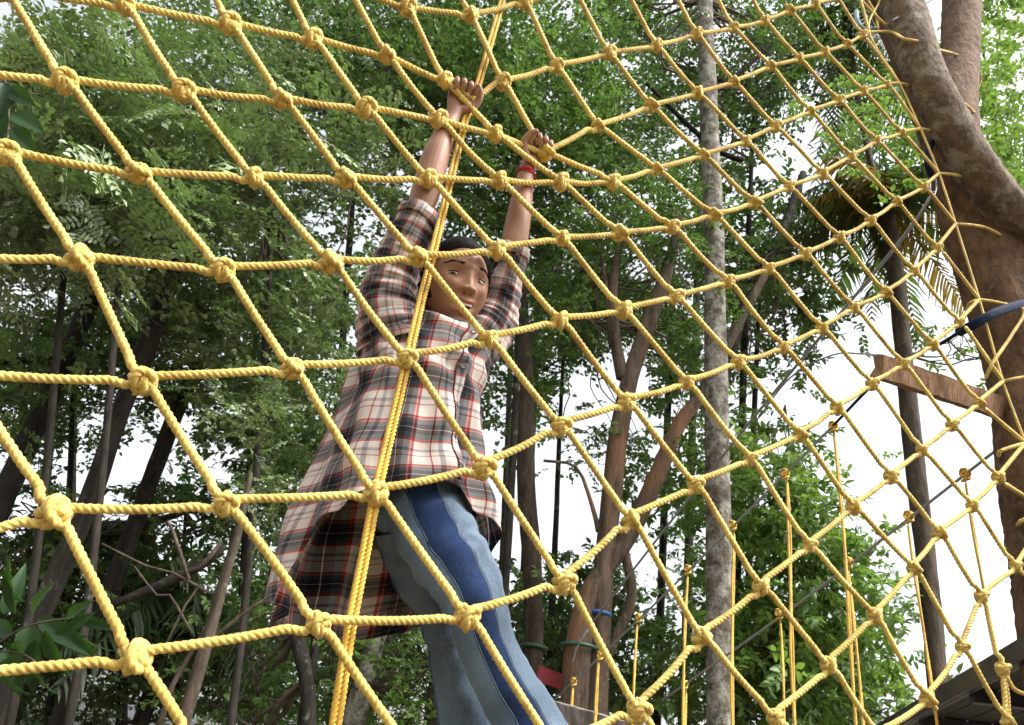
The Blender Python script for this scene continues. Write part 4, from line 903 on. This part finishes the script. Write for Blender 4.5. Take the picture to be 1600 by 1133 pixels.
# ---- plaid cloth
def plaid(name, pu, pv, uo=0, vo=0):
    m_, t_, b_, N, L = mat(name); uv = N('ShaderNodeUVMap'); sp = N('ShaderNodeSeparateXYZ'); L(uv.outputs[0], sp.inputs[0])
    W, G, D, R_, Wh, G2, G3 = [tuple(v ** .4545 for v in q_) for q_ in ((.68, .63, .58), (.04, .066, .08), (.010, .007, .011), (.36, .028, .022), (.85, .83, .80), (.40, .36, .36), (.28, .26, .27))]
    st = [(0, W), (.11, R_), (.155, G2), (.17, R_), (.19, G), (.265, D), (.355, Wh), (.363, D), (.45, G), (.545, R_), (.60, W), (.67, Wh), (.675, W), (.74, G3), (.80, W), (.88, R_), (.90, W)]
    outs = []
    for i, (pr, of) in enumerate(((pu, uo), (pv, vo))):
        a = N('ShaderNodeMath'); a.operation = 'MULTIPLY_ADD'; a.inputs[1].default_value = 1 / pr; a.inputs[2].default_value = of + 50; L(sp.outputs[i], a.inputs[0])
        f = N('ShaderNodeMath'); f.operation = 'FRACT'; L(a.outputs[0], f.inputs[0]); r = ramp(N, st, 'CONSTANT'); L(f.outputs[0], r.inputs[0]); outs.append(r.outputs[0])
    mx = N('ShaderNodeMix'); mx.data_type = 'RGBA'; mx.inputs[0].default_value = .49; L(outs[0], mx.inputs[6]); L(outs[1], mx.inputs[7])
    ga = N('ShaderNodeGamma'); ga.inputs[1].default_value = 2.75; L(mx.outputs[2], ga.inputs[0])
    tc = N('ShaderNodeTexCoord'); nz = N('ShaderNodeTexNoise'); nz.inputs['Scale'].default_value = 30; nz.inputs['Detail'].default_value = 4; L(tc.outputs['Object'], nz.inputs['Vector'])
    L(ga.outputs[0], b_.inputs['Base Color']); b_.inputs['Roughness'].default_value = .85; b_.inputs['Specular IOR Level'].default_value = .2; b_.inputs['Sheen Weight'].default_value = .2
    n5 = N('ShaderNodeTexNoise'); n5.inputs['Scale'].default_value = 11; n5.inputs['Detail'].default_value = 3; mp = N('ShaderNodeMapping'); mp.inputs['Scale'].default_value = (1, 1, .45); L(tc.outputs['Object'], mp.inputs[0]); L(mp.outputs[0], n5.inputs['Vector'])
    bp = N('ShaderNodeBump'); bp.inputs['Strength'].default_value = .9; bp.inputs['Distance'].default_value = .022; L(n5.outputs[0], bp.inputs['Height'])
    wv = N('ShaderNodeTexNoise'); wv.inputs['Scale'].default_value = 600; L(tc.outputs['Object'], wv.inputs['Vector']); b2 = N('ShaderNodeBump'); b2.inputs['Strength'].default_value = .2; b2.inputs['Distance'].default_value = .001; L(wv.outputs[0], b2.inputs['Height']); L(bp.outputs[0], b2.inputs['Normal']); L(b2.outputs[0], b_.inputs['Normal'])
    tr = N('ShaderNodeBsdfTranslucent'); L(ga.outputs[0], tr.inputs[0]); ms = N('ShaderNodeMixShader'); ms.inputs[0].default_value = .28; L(b_.outputs[0], ms.inputs[1]); L(tr.outputs[0], ms.inputs[2]); L(ms.outputs[0], t_.nodes['Material Output'].inputs[0])
    return m_
PLAID = plaid('plaid_cotton', .099, .092)
RINGS = [((676, 530), (734, 538), .215, .040, .055, 0), ((640, 512), (754, 540), .20, .070, .075, 0), ((582, 496), (770, 545), .19, .092, .09, 0), ((560, 555), (754, 590), .19, .108, .10, 0), ((543, 618), (747, 650), .19, .110, .11, 0),
         ((515, 690), (751, 715), .19, .116, .13, 0), ((490, 752), (758, 775), .19, .124, .16, .01), ((464, 815), (767, 830), .19, .128, .19, .03), ((444, 880), (768, 880), .20, .125, .20, .045), ((430, 942), (755, 935), .21, .12, .20, .06)]
RL = np.array([PN(*a, o) for a, b_, o, f, b2, d in RINGS]); RRt = np.array([PN(*b_, o) for a, b_, o, f, b2, d in RINGS]); RP = np.array([(f, b2, d) for a, b_, o, f, b2, d in RINGS])
def shirt_pt(th, s, out=0.0):
    s = np.clip(s, 0, 9); i = np.minimum(s.astype(int), 8); t = (s - i)[:, None]
    def cat(A):
        a = A[np.maximum(i - 1, 0)]; b_ = A[i]; c_ = A[i + 1]; d = A[np.minimum(i + 2, 9)]
        return .5 * (2 * b_ + (c_ - a) * t + (2 * a - 5 * b_ + 4 * c_ - d) * t ** 2 + (3 * b_ - a - 3 * c_ + d) * t ** 3)
    l_, r_, p = cat(RL), cat(RRt), cat(RP); c_ = (l_ + r_) / 2; h = (r_ - l_) / 2
    cs, sn = np.cos(th), np.sin(th); cs = np.sign(cs) * np.abs(cs) ** .9
    fr = np.clip(sn, 0, 1)[:, None]; bk = np.clip(-sn, 0, 1)[:, None]
    rad = h * cs[:, None] * 1.0 - NA * fr * p[:, :1] + NA * bk * p[:, 1:2]
    n_ = rad / np.maximum(np.linalg.norm(rad, axis=1), 1e-6)[:, None]
    g = np.clip((s - 2) / 6, 0, 1) ** .8
    w_ = (.014 * np.sin(7 * th + 1.2 + .5 * s) + .010 * np.sin(12 * th + 2 * np.sin(s) + .5)) * g * (1 + .5 * (bk[:, 0] > 0))
    # drag folds from the raised arms and the lifted thigh
    w_ += .006 * np.sin(9 * s + 5 * th) * np.exp(-((s - 2.3) / 1.4) ** 2) + .009 * np.sin(4.5 * s - 5 * th + 1) * np.exp(-((s - 5.6) / 1.2) ** 2) * (fr[:, 0] > 0) * fr[:, 0]
    w_ += .0065 * np.sin(11 * th + 4.2 * s + .8 * np.sin(2.3 * s)) * np.exp(-((s - 3.2) / 1.5) ** 2)
    w_ += .012 * np.exp(-((th - 1.9) / .22) ** 2) * np.exp(-((s - 5.3) / .8) ** 2) - .012 * np.exp(-((th - 1.62) / .16) ** 2) * np.exp(-((s - 5.0) / .8) ** 2)
    return c_ + rad + n_ * (w_ + out)[:, None] - UP * (bk[:, 0] * p[:, 2])[:, None]
HEM = np.array([(0, 8.0), (20, 7.4), (45, 6.7), (65, 6.25), (90, 6.15), (115, 6.45), (140, 7.0), (158, 7.4), (165, 8.2), (172, 8.9), (200, 9), (270, 9), (330, 9), (348, 8.9), (360, 8.0)])
nT, nS = 288, 150
th = np.linspace(0, 2 * math.pi, nT + 1); smax = np.interp(np.degrees(th), HEM[:, 0], HEM[:, 1]); smax += .06 * np.sin(9 * th) + .04 * np.sin(17 * th)
tt = np.linspace(0, 1, nS)
TH = np.tile(th, (nS, 1)); SS = tt[:, None] * smax[None]
SV = shirt_pt(TH.ravel(), SS.ravel()); SV[:len(th)]
Fs, _, _ = grid_faces(nS, nT + 1, False)
uu = TH.ravel() * .125; vv = SS.ravel() * .078 + .02 * np.sin(uu * 9)
UVp = np.stack([uu, vv], 1)
SHIRT = obj('shirt', (SV, Fs, UVp[Fs.reshape(-1)]), PLAID, GIRL)
md = SHIRT.modifiers.new('cloth', 'SOLIDIFY'); md.thickness = .0014
# placket and buttons
pth = np.linspace(math.radians(63), math.radians(72), 7); ps = np.linspace(.2, 6.0, 90); TH2, SS2 = np.meshgrid(pth, ps)
pv_ = shirt_pt(TH2.ravel(), SS2.ravel(), .0035); pF, _, _ = grid_faces(90, 7, False); puv = np.stack([TH2.ravel() * .125 + .03, SS2.ravel() * .078 + .055], 1)
pl = obj('placket', (pv_, pF, puv[pF.reshape(-1)]), PLAID, SHIRT); md = pl.modifiers.new('cloth', 'SOLIDIFY'); md.thickness = .0025
BTN = simple('grey_button', (.22, .21, .20), .25, .2)
for s_ in (1.2, 2.3, 3.3, 4.2, 4.9, 5.7):
    a, b_, c_ = shirt_pt(np.radians([67.5, 67.5, 69.5]), np.array([s_, s_ + .1, s_]), .0055); y_ = nrm(b_ - a); x_ = nrm(c_ - a); n_ = nrm(np.cross(x_, y_)); n_ = n_ if n_ @ NA < 0 else -n_
    q = np.linspace(0, 2 * math.pi, 20, endpoint=False)
    V = np.array([a + (x_ * math.cos(k) + y_ * math.sin(k)) * r + n_ * h for r, h in ((.0075, -.001), (.0075, .0022), (.006, .0026), (.005, .0014), (.0002, .0014)) for k in q])
    obj('button', (V, grid_faces(5, 20)[0]), BTN, SHIRT)
# collar
colp = [shirt_pt(np.array([a]), np.array([.15]))[0] for a in np.radians([80, 120, 160, 200, 250, 300, 340, 380, 415])]
P = smooth_path(colp, .006); V = []
for k, p in enumerate(P):
    o_ = nrm((p - neck0) - UP * ((p - neck0) @ UP)); e_ = abs(k / len(P) - .5) * 2
    for q, (u, r) in enumerate(((0, .0), (.012, -.002), (.015, .004), (.004, .014 + .004 * e_), (-.012 - .016 * e_ ** 4, .024 + .012 * e_ ** 3))): V.append(p + UP * u + o_ * r)
V = np.array(V); cF, _, _ = grid_faces(len(P), 5, False); cu_ = np.stack([np.repeat(np.arange(len(P)) * .006, 5), np.tile(np.arange(5) * .014, len(P))], 1)
col_ = obj('collar', (V, cF, cu_[cF.reshape(-1)]), PLAID, SHIRT); md = col_.modifiers.new('cloth', 'SOLIDIFY'); md.thickness = .002
# sleeves with rolled cuffs
def sleeve(pts, cuffr, seed, amp):
    P, R = interp_path([PN(x, y, o) for x, y, h, o in pts], [m2(h, PN(x, y, o)) for x, y, h, o in pts], .0035); n = 96
    V, F, U = sweep(P, R[:, 0], n, ends=False); m = len(P); C = V.reshape(m, n, 3); th = np.arange(n)[None] / n * 6.283; l_ = np.arange(m)[:, None] * .0035
    R_ = np.random.default_rng(seed); k = 1 + amp * (np.sin(l_ * 150 + 2.2 * np.sin(th + seed)) * (.6 + .4 * np.cos(th + 1)) * .5 + np.sin(l_ * 235 + 3 * np.sin(th * 2 + 2)) * .3 + np.sin(3 * th + l_ * 30) * .35 + np.sin(l_ * 90 - 4 * th) * .3)
    V = (P[:, None] + (C - P[:, None]) * k[..., None]).reshape(-1, 3); U = U * [.42, 1]
    s_ = obj('sleeve', (V, F, U), PLAID, SHIRT); md = s_.modifiers.new('cloth', 'SOLIDIFY'); md.thickness = .0015
    T = nrm(P[-1] - P[-4]); ring = C[-1]; cp = P[-1]; r0 = R[-1, 0]; g = []
    prof_ = [(-.030, 1.02), (-.028, 1.16), (-.012, 1.20), (.004, 1.17), (.010, 1.06), (.006, .95), (-.004, .90)]
    A_ = (C[-1] - cp) / r0; rowsV = []
    for a, b_ in prof_: rowsV.append(cp + T * (a + .003 * np.sin(3 * th[0] + seed))[:, None] + A_ * (r0 * b_ * (1 + .05 * np.sin(5 * th[0] + a * 200) + .03 * np.sin(11 * th[0])))[:, None])
    V = np.vstack(rowsV); cF, i, j = grid_faces(len(prof_), n); cuv = np.stack([np.tile(np.arange(n) / n * .42, len(prof_)), np.repeat([p[0] * 1.5 for p in prof_], n)], 1)
    c_ = obj('cuff', (V, cF, cuv[cF.reshape(-1)]), PLAID, SHIRT)
sleeve([(618, 540, 60, .19), (606, 490, 50, .18), (610, 448, 42, .165), (626, 402, 38, .14), (648, 358, 34, .10), (660, 338, 32, .085)], 1, 2, .085)
sleeve([(728, 562, 34, .21), (756, 528, 40, .19), (774, 495, 36, .18), (786, 455, 30, .15), (797, 415, 25, .12), (802, 393, 22, .11)], 1, 5, .10)

# ---- jeans
m_, t_, b_, N, L = mat('panelled_denim'); uv = N('ShaderNodeUVMap'); sp = N('ShaderNodeSeparateXYZ'); L(uv.outputs[0], sp.inputs[0])
tc = N('ShaderNodeTexCoord'); n1 = N('ShaderNodeTexNoise'); n1.inputs['Scale'].default_value = 7; n1.inputs['Detail'].default_value = 5; L(tc.outputs['Object'], n1.inputs['Vector'])
n2 = N('ShaderNodeTexNoise'); n2.inputs['Scale'].default_value = 420; n2.inputs['Detail'].default_value = 2; mp = N('ShaderNodeMapping'); mp.inputs['Scale'].default_value = (1, 1, .15); L(tc.outputs['Object'], mp.inputs[0]); L(mp.outputs[0], n2.inputs['Vector'])
pan = ramp(N, [(0, (.105, .15, .205)), (.527, (.013, .032, .095)), (.66, (.115, .18, .28)), (.9, (.125, .175, .245))], 'CONSTANT'); L(sp.outputs[0], pan.inputs[0])
fade = ramp(N, [(.35, (.72, .74, .76)), (.65, (1.25, 1.22, 1.18))]); L(n1.outputs[0], fade.inputs[0])
mu = N('ShaderNodeMix'); mu.data_type = 'RGBA'; mu.blend_type = 'MULTIPLY'; mu.inputs[0].default_value = 1; L(pan.outputs[0], mu.inputs[6]); L(fade.outputs[0], mu.inputs[7])
gr = ramp(N, [(.3, (.75, .75, .75)), (.7, (1.2, 1.2, 1.2))]); L(n2.outputs[0], gr.inputs[0]); mu2 = N('ShaderNodeMix'); mu2.data_type = 'RGBA'; mu2.blend_type = 'MULTIPLY'; mu2.inputs[0].default_value = 1; L(mu.outputs[2], mu2.inputs[6]); L(gr.outputs[0], mu2.inputs[7])
L(mu2.outputs[2], b_.inputs['Base Color']); b_.inputs['Roughness'].default_value = .85; b_.inputs['Sheen Weight'].default_value = .1; b_.inputs['Specular IOR Level'].default_value = .2
bp = N('ShaderNodeBump'); bp.inputs['Strength'].default_value = .6; bp.inputs['Distance'].default_value = .02; L(n1.outputs[0], bp.inputs['Height']); L(bp.outputs[0], b_.inputs['Normal'])
DENIM = m_
def jeans_leg(L_, seed, wr):
    P, R = interp_path([PN(x, y, o) for x, y, h, o in L_], [m2(h, PN(x, y, o)) for x, y, h, o in L_], .006); n = 96; m = len(P)
    T = np.gradient(P, axis=0); T /= np.linalg.norm(T, axis=1)[:, None]
    B_ = -NA[None] - T * (T @ -NA)[:, None]; B_ /= np.linalg.norm(B_, axis=1)[:, None]; A_ = np.cross(B_, T); A_ = A_ * np.sign((A_ @ RX))[:, None]
    th = np.arange(n) / n * 2 * math.pi; ll = np.arange(m)[:, None] * .006; tt = th[None]
    k = 1 + wr * (.5 * np.sin(ll * 95 + 2 * np.sin(tt + seed) + seed) * (np.exp(-((ll - .24) / .07) ** 2) + .6 * np.exp(-((ll - .08) / .05) ** 2) + .25) * (1 + np.cos(tt - 2.0)) + .25 * np.sin(ll * 60 + 3 * tt + seed) + .15 * np.sin(2 * tt + ll * 12) + .12 * np.sin(ll * 170 - 5 * tt))
    # angle 0 = picture right, pi/2 = towards the camera; u runs with the angle
    V = P[:, None] + (A_[:, None] * np.cos(tt)[..., None] + B_[:, None] * np.sin(tt)[..., None]) * (R[:, 0][:, None] * k)[..., None]
    lean = np.clip(1 - .0 * ll, 0, 1)
    F, i, j = grid_faces(m, n); sh = (.29 if seed < 2 else .02) + .0 * i
    u = lambda q: (q / n + sh)
    UV = np.stack([np.stack([u(j), i * .006], -1), np.stack([u(j + 1), i * .006], -1), np.stack([u(j + 1), (i + 1) * .006], -1), np.stack([u(j), (i + 1) * .006], -1)], 1)
    w_ = np.floor(UV[:, :1, 0]); UV[..., 0] -= w_
    seam = []
    return (V.reshape(-1, 3), F, UV.reshape(-1, 2)), V
gF, VF = jeans_leg(legF, 1.0, .06); gB, VB = jeans_leg(legB, 2.3, .07)
pel = loft([PN(668, 745, .2), PN(664, 790, .205), PN(656, 830, .22), PN(650, 862, .24)], [RX * w_ for w_ in (.115, .12, .115, .06)], [NA * w_ for w_ in (.06, .066, .07, .04)], 48); pel = (pel[0], pel[1], pel[2] * [.02, 1] + [.75, 0])
JE = obj('jeans', join([gF, gB, pel]), DENIM, GIRL); md = JE.modifiers.new('cloth', 'SOLIDIFY'); md.thickness = .0018
THREAD = simple('seam_thread', (.16, .20, .26), .8, .1)
for VV, qs in ((VF, (22, 35)), (VB, (12,))):
    for q in qs: obj('seam', sweep(smooth_path(VV[4:, q][::4] + (-NA) * .0006, .006), .0007, 6), THREAD, JE)
for VV in (VF, VB):                                           # turned hems
    ring = VV[-3]; obj('hem', sweep(smooth_path(np.vstack([ring, ring[:1]]), .01), .003, 6), DENIM, JE)
SHOE = simple('dark_shoe', (.03, .03, .035), .5, .2)
for an in (anF, anB): obj('shoe', join([limb([(an - UP * .082 - NA * -.0 + NA * .05, .034), (an - UP * .082 - NA * .04, .040), (an - UP * .088 - NA * .12, .036), (an - UP * .094 - NA * .175, .024)], 20)]), SHOE, GIRL)
# red thread bracelet
RED = simple('red_thread', (.55, .012, .02), .7, .2); g = []; bc = PN(821, 273, .048); ax = nrm(PN(827, 259, .04) - PN(815, 300, .06)); bx = nrm(RX - ax * (RX @ ax)); by = np.cross(ax, bx)
for k in range(5):
    q = np.linspace(0, 2 * math.pi, 40); o_ = hr.uniform(-.006, .006)
    P = np.array([bc + (bx * math.cos(a) + by * math.sin(a)) * (.0275 + .0012 * math.sin(5 * a + k)) + ax * (o_ + .0025 * math.sin(3 * a + k * 2)) for a in q]); g.append(sweep(P, .0019, 6, 300, strand_prof))
for k in range(2): g.append(sweep(smooth_path([bc + bx * .027, bc + bx * .034 - ax * .008 - NA * .005 * k, bc + bx * .032 - ax * .022]), .003) if 0 else sweep(smooth_path([bc + bx * .024 - NA * .012, bc + bx * .032 - NA * .012 - UP * .010, bc + bx * (.030 + .004 * k) - NA * .012 - UP * .022], .003), .002, 6))
obj('bracelet', join(g), RED, GIRL)
# ------------------------------------------------------------------ wires, hanging ropes, wood
STEEL = simple('steel_cable', (.30, .31, .32), .4, .15, 60, metal=.5)
STRAP = simple('dark_blue_strap', (.007, .016, .04), .8, .3, 30, bump=.3, spec=.15)
GREENB = simple('dark_green_hose', (.02, .07, .04), .5, .2)
BLUEB = simple('blue_hose', (.02, .08, .24), .6, .2)
WOOD = bark('sawn_plank_wood', (.16, .085, .045), (.42, .26, .16), None, .5, .15, 16)
GREYW = bark('weathered_grey_wood', (.12, .10, .085), (.30, .27, .24), None, .5, .15, 16)
TARW = simple('dark_painted_timber', (.018, .018, .024), .45, .5, 9, bump=.35)
REDP = simple('red_painted_board', (.25, .02, .025), .6, .2)
def cable(label, pts, r, group, m_=None, cat='cable'):
    return tag(obj('steel_cable', sweep(smooth_path([PD(*p) if isinstance(p, tuple) else p for p in pts], .1), r, 8), m_ or STEEL), label, cat, group)
G = 'steel cables strung between the trees'
def lerp(a, b_, t): return a + (b_ - a) * t
WA = [PD(1302, 665, 4.2), PD(862, 1098, 6.2)]; WB = [PD(1570, 693, 3.4), PD(1050, 1083, 5.6)]
def on(W, px):
    lo, hi = 0, 1
    for _ in range(40):
        m = (lo + hi) / 2
        if proj(lerp(W[0], W[1], m))[0] > px: lo = m
        else: hi = m
    return lerp(W[0], W[1], lo)
cable('grey steel cable carrying the row of ropes that crosses the pale trunk', [WA[0], lerp(*WA, .5) - UP * .02, WA[1]], .007, G)
cable('grey steel cable running down from the right trunk above the lower row of ropes', [WB[0], lerp(*WB, .5) - UP * .03, WB[1] + (WB[1] - WB[0]) * .05], .007, G)
cable('long steel cable from the blue wrap down to the orange barked trunk', [(1459, 300, 3.7), (1400, 385, 3.9), (1200, 625, 4.9), (1060, 800, 5.8), (920, 980, 6.6)], .009, G)
cable('thin pale cable far behind crossing from left to the wooden plank', [(1180, 660, 7), (1235, 590, 6.5), (1300, 555, 6), (1345, 553, 5.6), (1372, 556, 3.6)], .007, G)
cable('short bright cable seen between the two upper right limbs', [(1600, -75, 4.2), (1455, 0, 4.0), (1395, 32, 3.9)], .007, G)
cable('bent steel wires hanging beside the orange barked trunk', [(920, 982, 6.6), (900, 1015, 6.58), (888, 1070, 6.55), (874, 1120, 6.5), (868, 1160, 6.5)], .009, G)
st = thing('strap', 'dark blue strap tied round the big tree and leading to the front cable', 'strap', PN(1600, 475, .1))
obj('band', sweep(smooth_path([PN(1660, 470, .12), PN(1612, 472, -.06), PN(1560, 487, -.08), PN(1520, 508, .04), PN(1497, 520, .2)], .01), np.array([.019, .008]) * np.ones((len(smooth_path([PN(1660, 470, .12), PN(1612, 472, -.06), PN(1560, 487, -.08), PN(1520, 508, .04), PN(1497, 520, .2)], .01)), 2)), 12), STRAP, st)
obj('tail', sweep(smooth_path([PN(1515, 508, .06), PN(1470, 537, .3), PN(1425, 556, .5), PN(1380, 585, .6), WA[0]], .05), .0075, 8), STRAP, st)
def wrap(c_, r, a0, a1, tube, m_, name, label, tilt=0, cat='band', ax=None):
    q = np.linspace(a0, a1, 30); P = np.array([c_ + (RX * math.cos(a) + NA * math.sin(a)) * r + UP * (tilt * math.cos(a)) for a in q])
    return tag(obj(name, sweep(P, tube, 10), m_), label, cat)
tag(obj('hose_wrap', sweep(smooth_path([PN(1500, 212, .0), PN(1478, 210, .02), PN(1462, 216, .06), PN(1452, 232, .1), PN(1449, 255, .14), PN(1456, 275, .2)], .01), .0145, 12), STRAP), 'dark blue hose wrapped on the big tree above the long cable', 'hose')
tag(obj('carabiner', sweep(np.array([PN(1458 + 5 * math.cos(a), 290 + 16 * math.sin(a), .3) for a in np.linspace(0, 6.283, 24)]), .0045, 8), STEEL), 'small steel carabiner under the dark blue hose wrap', 'carabiner')
tag(obj('hose_wrap', sweep(smooth_path([PN(1338, 18, .18), PN(1340, 34, .16), PN(1350, 46, .14), PN(1366, 46, .2)], .01), .012, 12), simple('teal_hose', (.20, .30, .32), .4, .2)), 'pale teal hose end at the top of the net by the big tree', 'hose')
p = PY(936, 960, 7); wrap(p, 17 * proj(p)[2] / FPX, 0, 6.283, .02, BLUEB, 'hose_wrap', 'blue hose band round the forked orange barked trunk', cat='hose')
p = PY(905, 1012, 7); wrap(p, 28 * proj(p)[2] / FPX, 0, 6.283, .018, GREENB, 'hose_wrap', 'dark green hose band on the orange barked trunk', cat='hose')
p = PY(834, 1012, 8); wrap(p, 19 * proj(p)[2] / FPX, 0, 6.283, .02, GREENB, 'hose_wrap', 'dark green hose band round the straight trunk by the jeans', cat='hose')
tag(obj('crossbar', join([tf(box((0, 0, 0), (np.linalg.norm(PD(840, 1052, 6.8) - PD(892, 1072, 6.8)), .05, .13)), (PD(840, 1052, 6.8) + PD(892, 1072, 6.8)) / 2, np.array([nrm(PD(892, 1072, 6.8) - PD(840, 1052, 6.8)), nrm(np.cross(UP, nrm(PD(892, 1072, 6.8) - PD(840, 1052, 6.8)))), UP]))]), REDP, smooth=False), 'red painted board between two trunks beside the jeans', 'board')
def plank(name, label, a, b_, h, t, m_, roll=0.0, jag=True):
    a, b_ = np.asarray(a), np.asarray(b_); X_ = nrm(b_ - a); Y_ = nrm(np.cross(UP, X_)); Z_ = np.cross(X_, Y_); Y2 = Y_ * math.cos(roll) + Z_ * math.sin(roll); Z2 = -Y_ * math.sin(roll) + Z_ * math.cos(roll)
    L = np.linalg.norm(b_ - a); n = 24; xs = np.linspace(0, 1, n); V = []
    R = np.random.default_rng(3)
    prof = [(-.5, -.5), (0, -.52), (.5, -.5), (.5, 0), (.5, .5), (0, .53), (-.5, .5), (-.5, 0)]
    for i, x in enumerate(xs):
        for (u, v) in prof:
            e = (R.normal(0, .012) if jag and i in (0,) else 0) * L
            k = .02 if i in (0, n - 1) else 1
            V.append(a + X_ * (L * x + e * .5) + Y2 * (u * t * (1 + R.normal(0, .04))) + Z2 * (v * h * (1 + R.normal(0, .03))))
    V = [np.mean(V[:8], 0)] * 8 + V + [np.mean(V[-8:], 0)] * 8
    g = (np.array(V), grid_faces(n + 2, 8)[0]); return tag(obj(name, g, m_, smooth=False), label, 'plank' if 'plank' in name else 'beam')
plank('wooden_plank', 'rough sawn brown plank sticking out from the big tree', PN(1370, 572, .30), PN(1585, 645, .36), .09, .045, WOOD, .35)
plank('wooden_beam', 'grey weathered beam low behind the jeans and hanging ropes', PD(862, 1108, 5.9), PD(1010, 1150, 5.6), .12, .1, GREYW, .2)
# platform in the lower right corner, seen from below
pf = thing('platform', 'dark tarred timber platform edge in the lower right corner', 'platform', PN(1640, 1133, .1))
zb = PD(1600, 1032, 2.75)[2]
def at_z(px, py, z): d = ray(px, py); return CAM + d * ((z - CAM[2]) / d[2])
e0, e1 = at_z(1375, 1150, zb), at_z(1700, 976, zb)                  # lower edge of the outer beam, level
X_ = nrm(e1 - e0); Y_ = nrm(np.cross(UP, X_)); Y_ = Y_ if Y_ @ RX > 0 else -Y_
BRD = simple('dark_board', (.028, .03, .022), .75, .4, 12)
def slab(a, b_, w_, h, out, m_, nm, dz=0):
    return obj(nm, tf(box((0, 0, 0), (np.linalg.norm(b_ - a), w_, h)), (a + b_) / 2 + Y_ * (out + w_ / 2) + UP * (dz + h / 2), np.array([X_, Y_, UP])), m_, pf, smooth=False)
slab(e0 - X_ * .3, e1 + X_ * .5, .045, .075, 0, TARW, 'edge_beam')
for k in range(8): slab(e0 - X_ * .3, e1 + X_ * .5, .105, .022, .05 + k * .117, BRD, 'board', dz=.030 + .002 * (k % 2))
for k in range(3):
    a = lerp(e0, e1, .25 + .3 * k); o_ = obj('joist', tf(box((0, 0, 0), (.05, .9, .06)), a + Y_ * .5 - UP * .002, np.array([X_, Y_, UP])), TARW, pf, smooth=False)
# hanging double ropes
NAMES = ['nearest the top of the row below the plank', 'second from the top', 'just right of the pale trunk', 'left of the pale trunk', 'between pale and forked trunk', 'in front of the forked trunk', 'beside the jeans hem']
def hang(p, L, label, k, rr_=.0068, seed=0):
    t = thing('hanging_rope', label, 'rope', p - UP * L, 'yellow ropes hanging from the steel cables'); R = np.random.default_rng(seed + 40)
    q = np.linspace(0, 2 * math.pi, 30); kn = np.array([p + RX * .016 * np.cos(a * 2) * (1 + .1 * np.sin(a)) + UP * (-.012 + .028 * np.sin(a)) + NA * .018 * np.sin(a * 2) for a in q])
    obj('knot', join([sweep(kn, rr_ * 1.05, 8, 100, strand_prof), sweep(np.array([p + (UP * np.cos(a) + NA * np.sin(a)) * .018 - RX * .01 for a in q]), rr_, 8), sweep(np.array([p + (UP * np.cos(a) + NA * np.sin(a)) * .018 + RX * .01 for a in q]), rr_, 8)]), ROPE2, t)
    for s_ in (-1, 1):
        pts = [p - UP * .02]; sp = R.uniform(.006, .016)
        for j, z in enumerate(np.linspace(.06, L, 8)): pts.append(p - UP * z + RX * s_ * (sp if j % 2 else sp * .6) + RX * .012 * math.sin(z * 3 + seed) + NA * s_ * .006)
        rope('cord', pts, t, rr_, ROPE2, fz=0, step=.012, n=9, pitch=.05)
for k, (x, nm) in enumerate(((1302, 'topmost, under the wooden plank'), (1227, 'right of the pale trunk, second from the plank'), (1145, 'hanging along the right side of the pale trunk'), (1075, 'hanging just left of the pale trunk'), (998, 'between the pale and the forked trunk'), (938, 'in front of the forked orange trunk'), (897, 'nearest the jeans hem'))):
    p = on(WA, x); y_ = proj(p)[1]
    hang(p, 2.4 - .12 * k, 'doubled yellow rope on the front cable, ' + nm, k, seed=k)
for k, (x, nm) in enumerate(((1508, 'near the big tree'), (1420, 'in front of the palm trunk'), (1325, 'over the bright green leaves'), (1217, 'low among the fresh leaves'), (1070, 'low beside the pale trunk'))):
    p = on(WB, x); hang(p, 1.7, 'doubled yellow rope on the lower cable, ' + nm, k, seed=10 + k, rr_=.0062 if k == 0 else .0062)
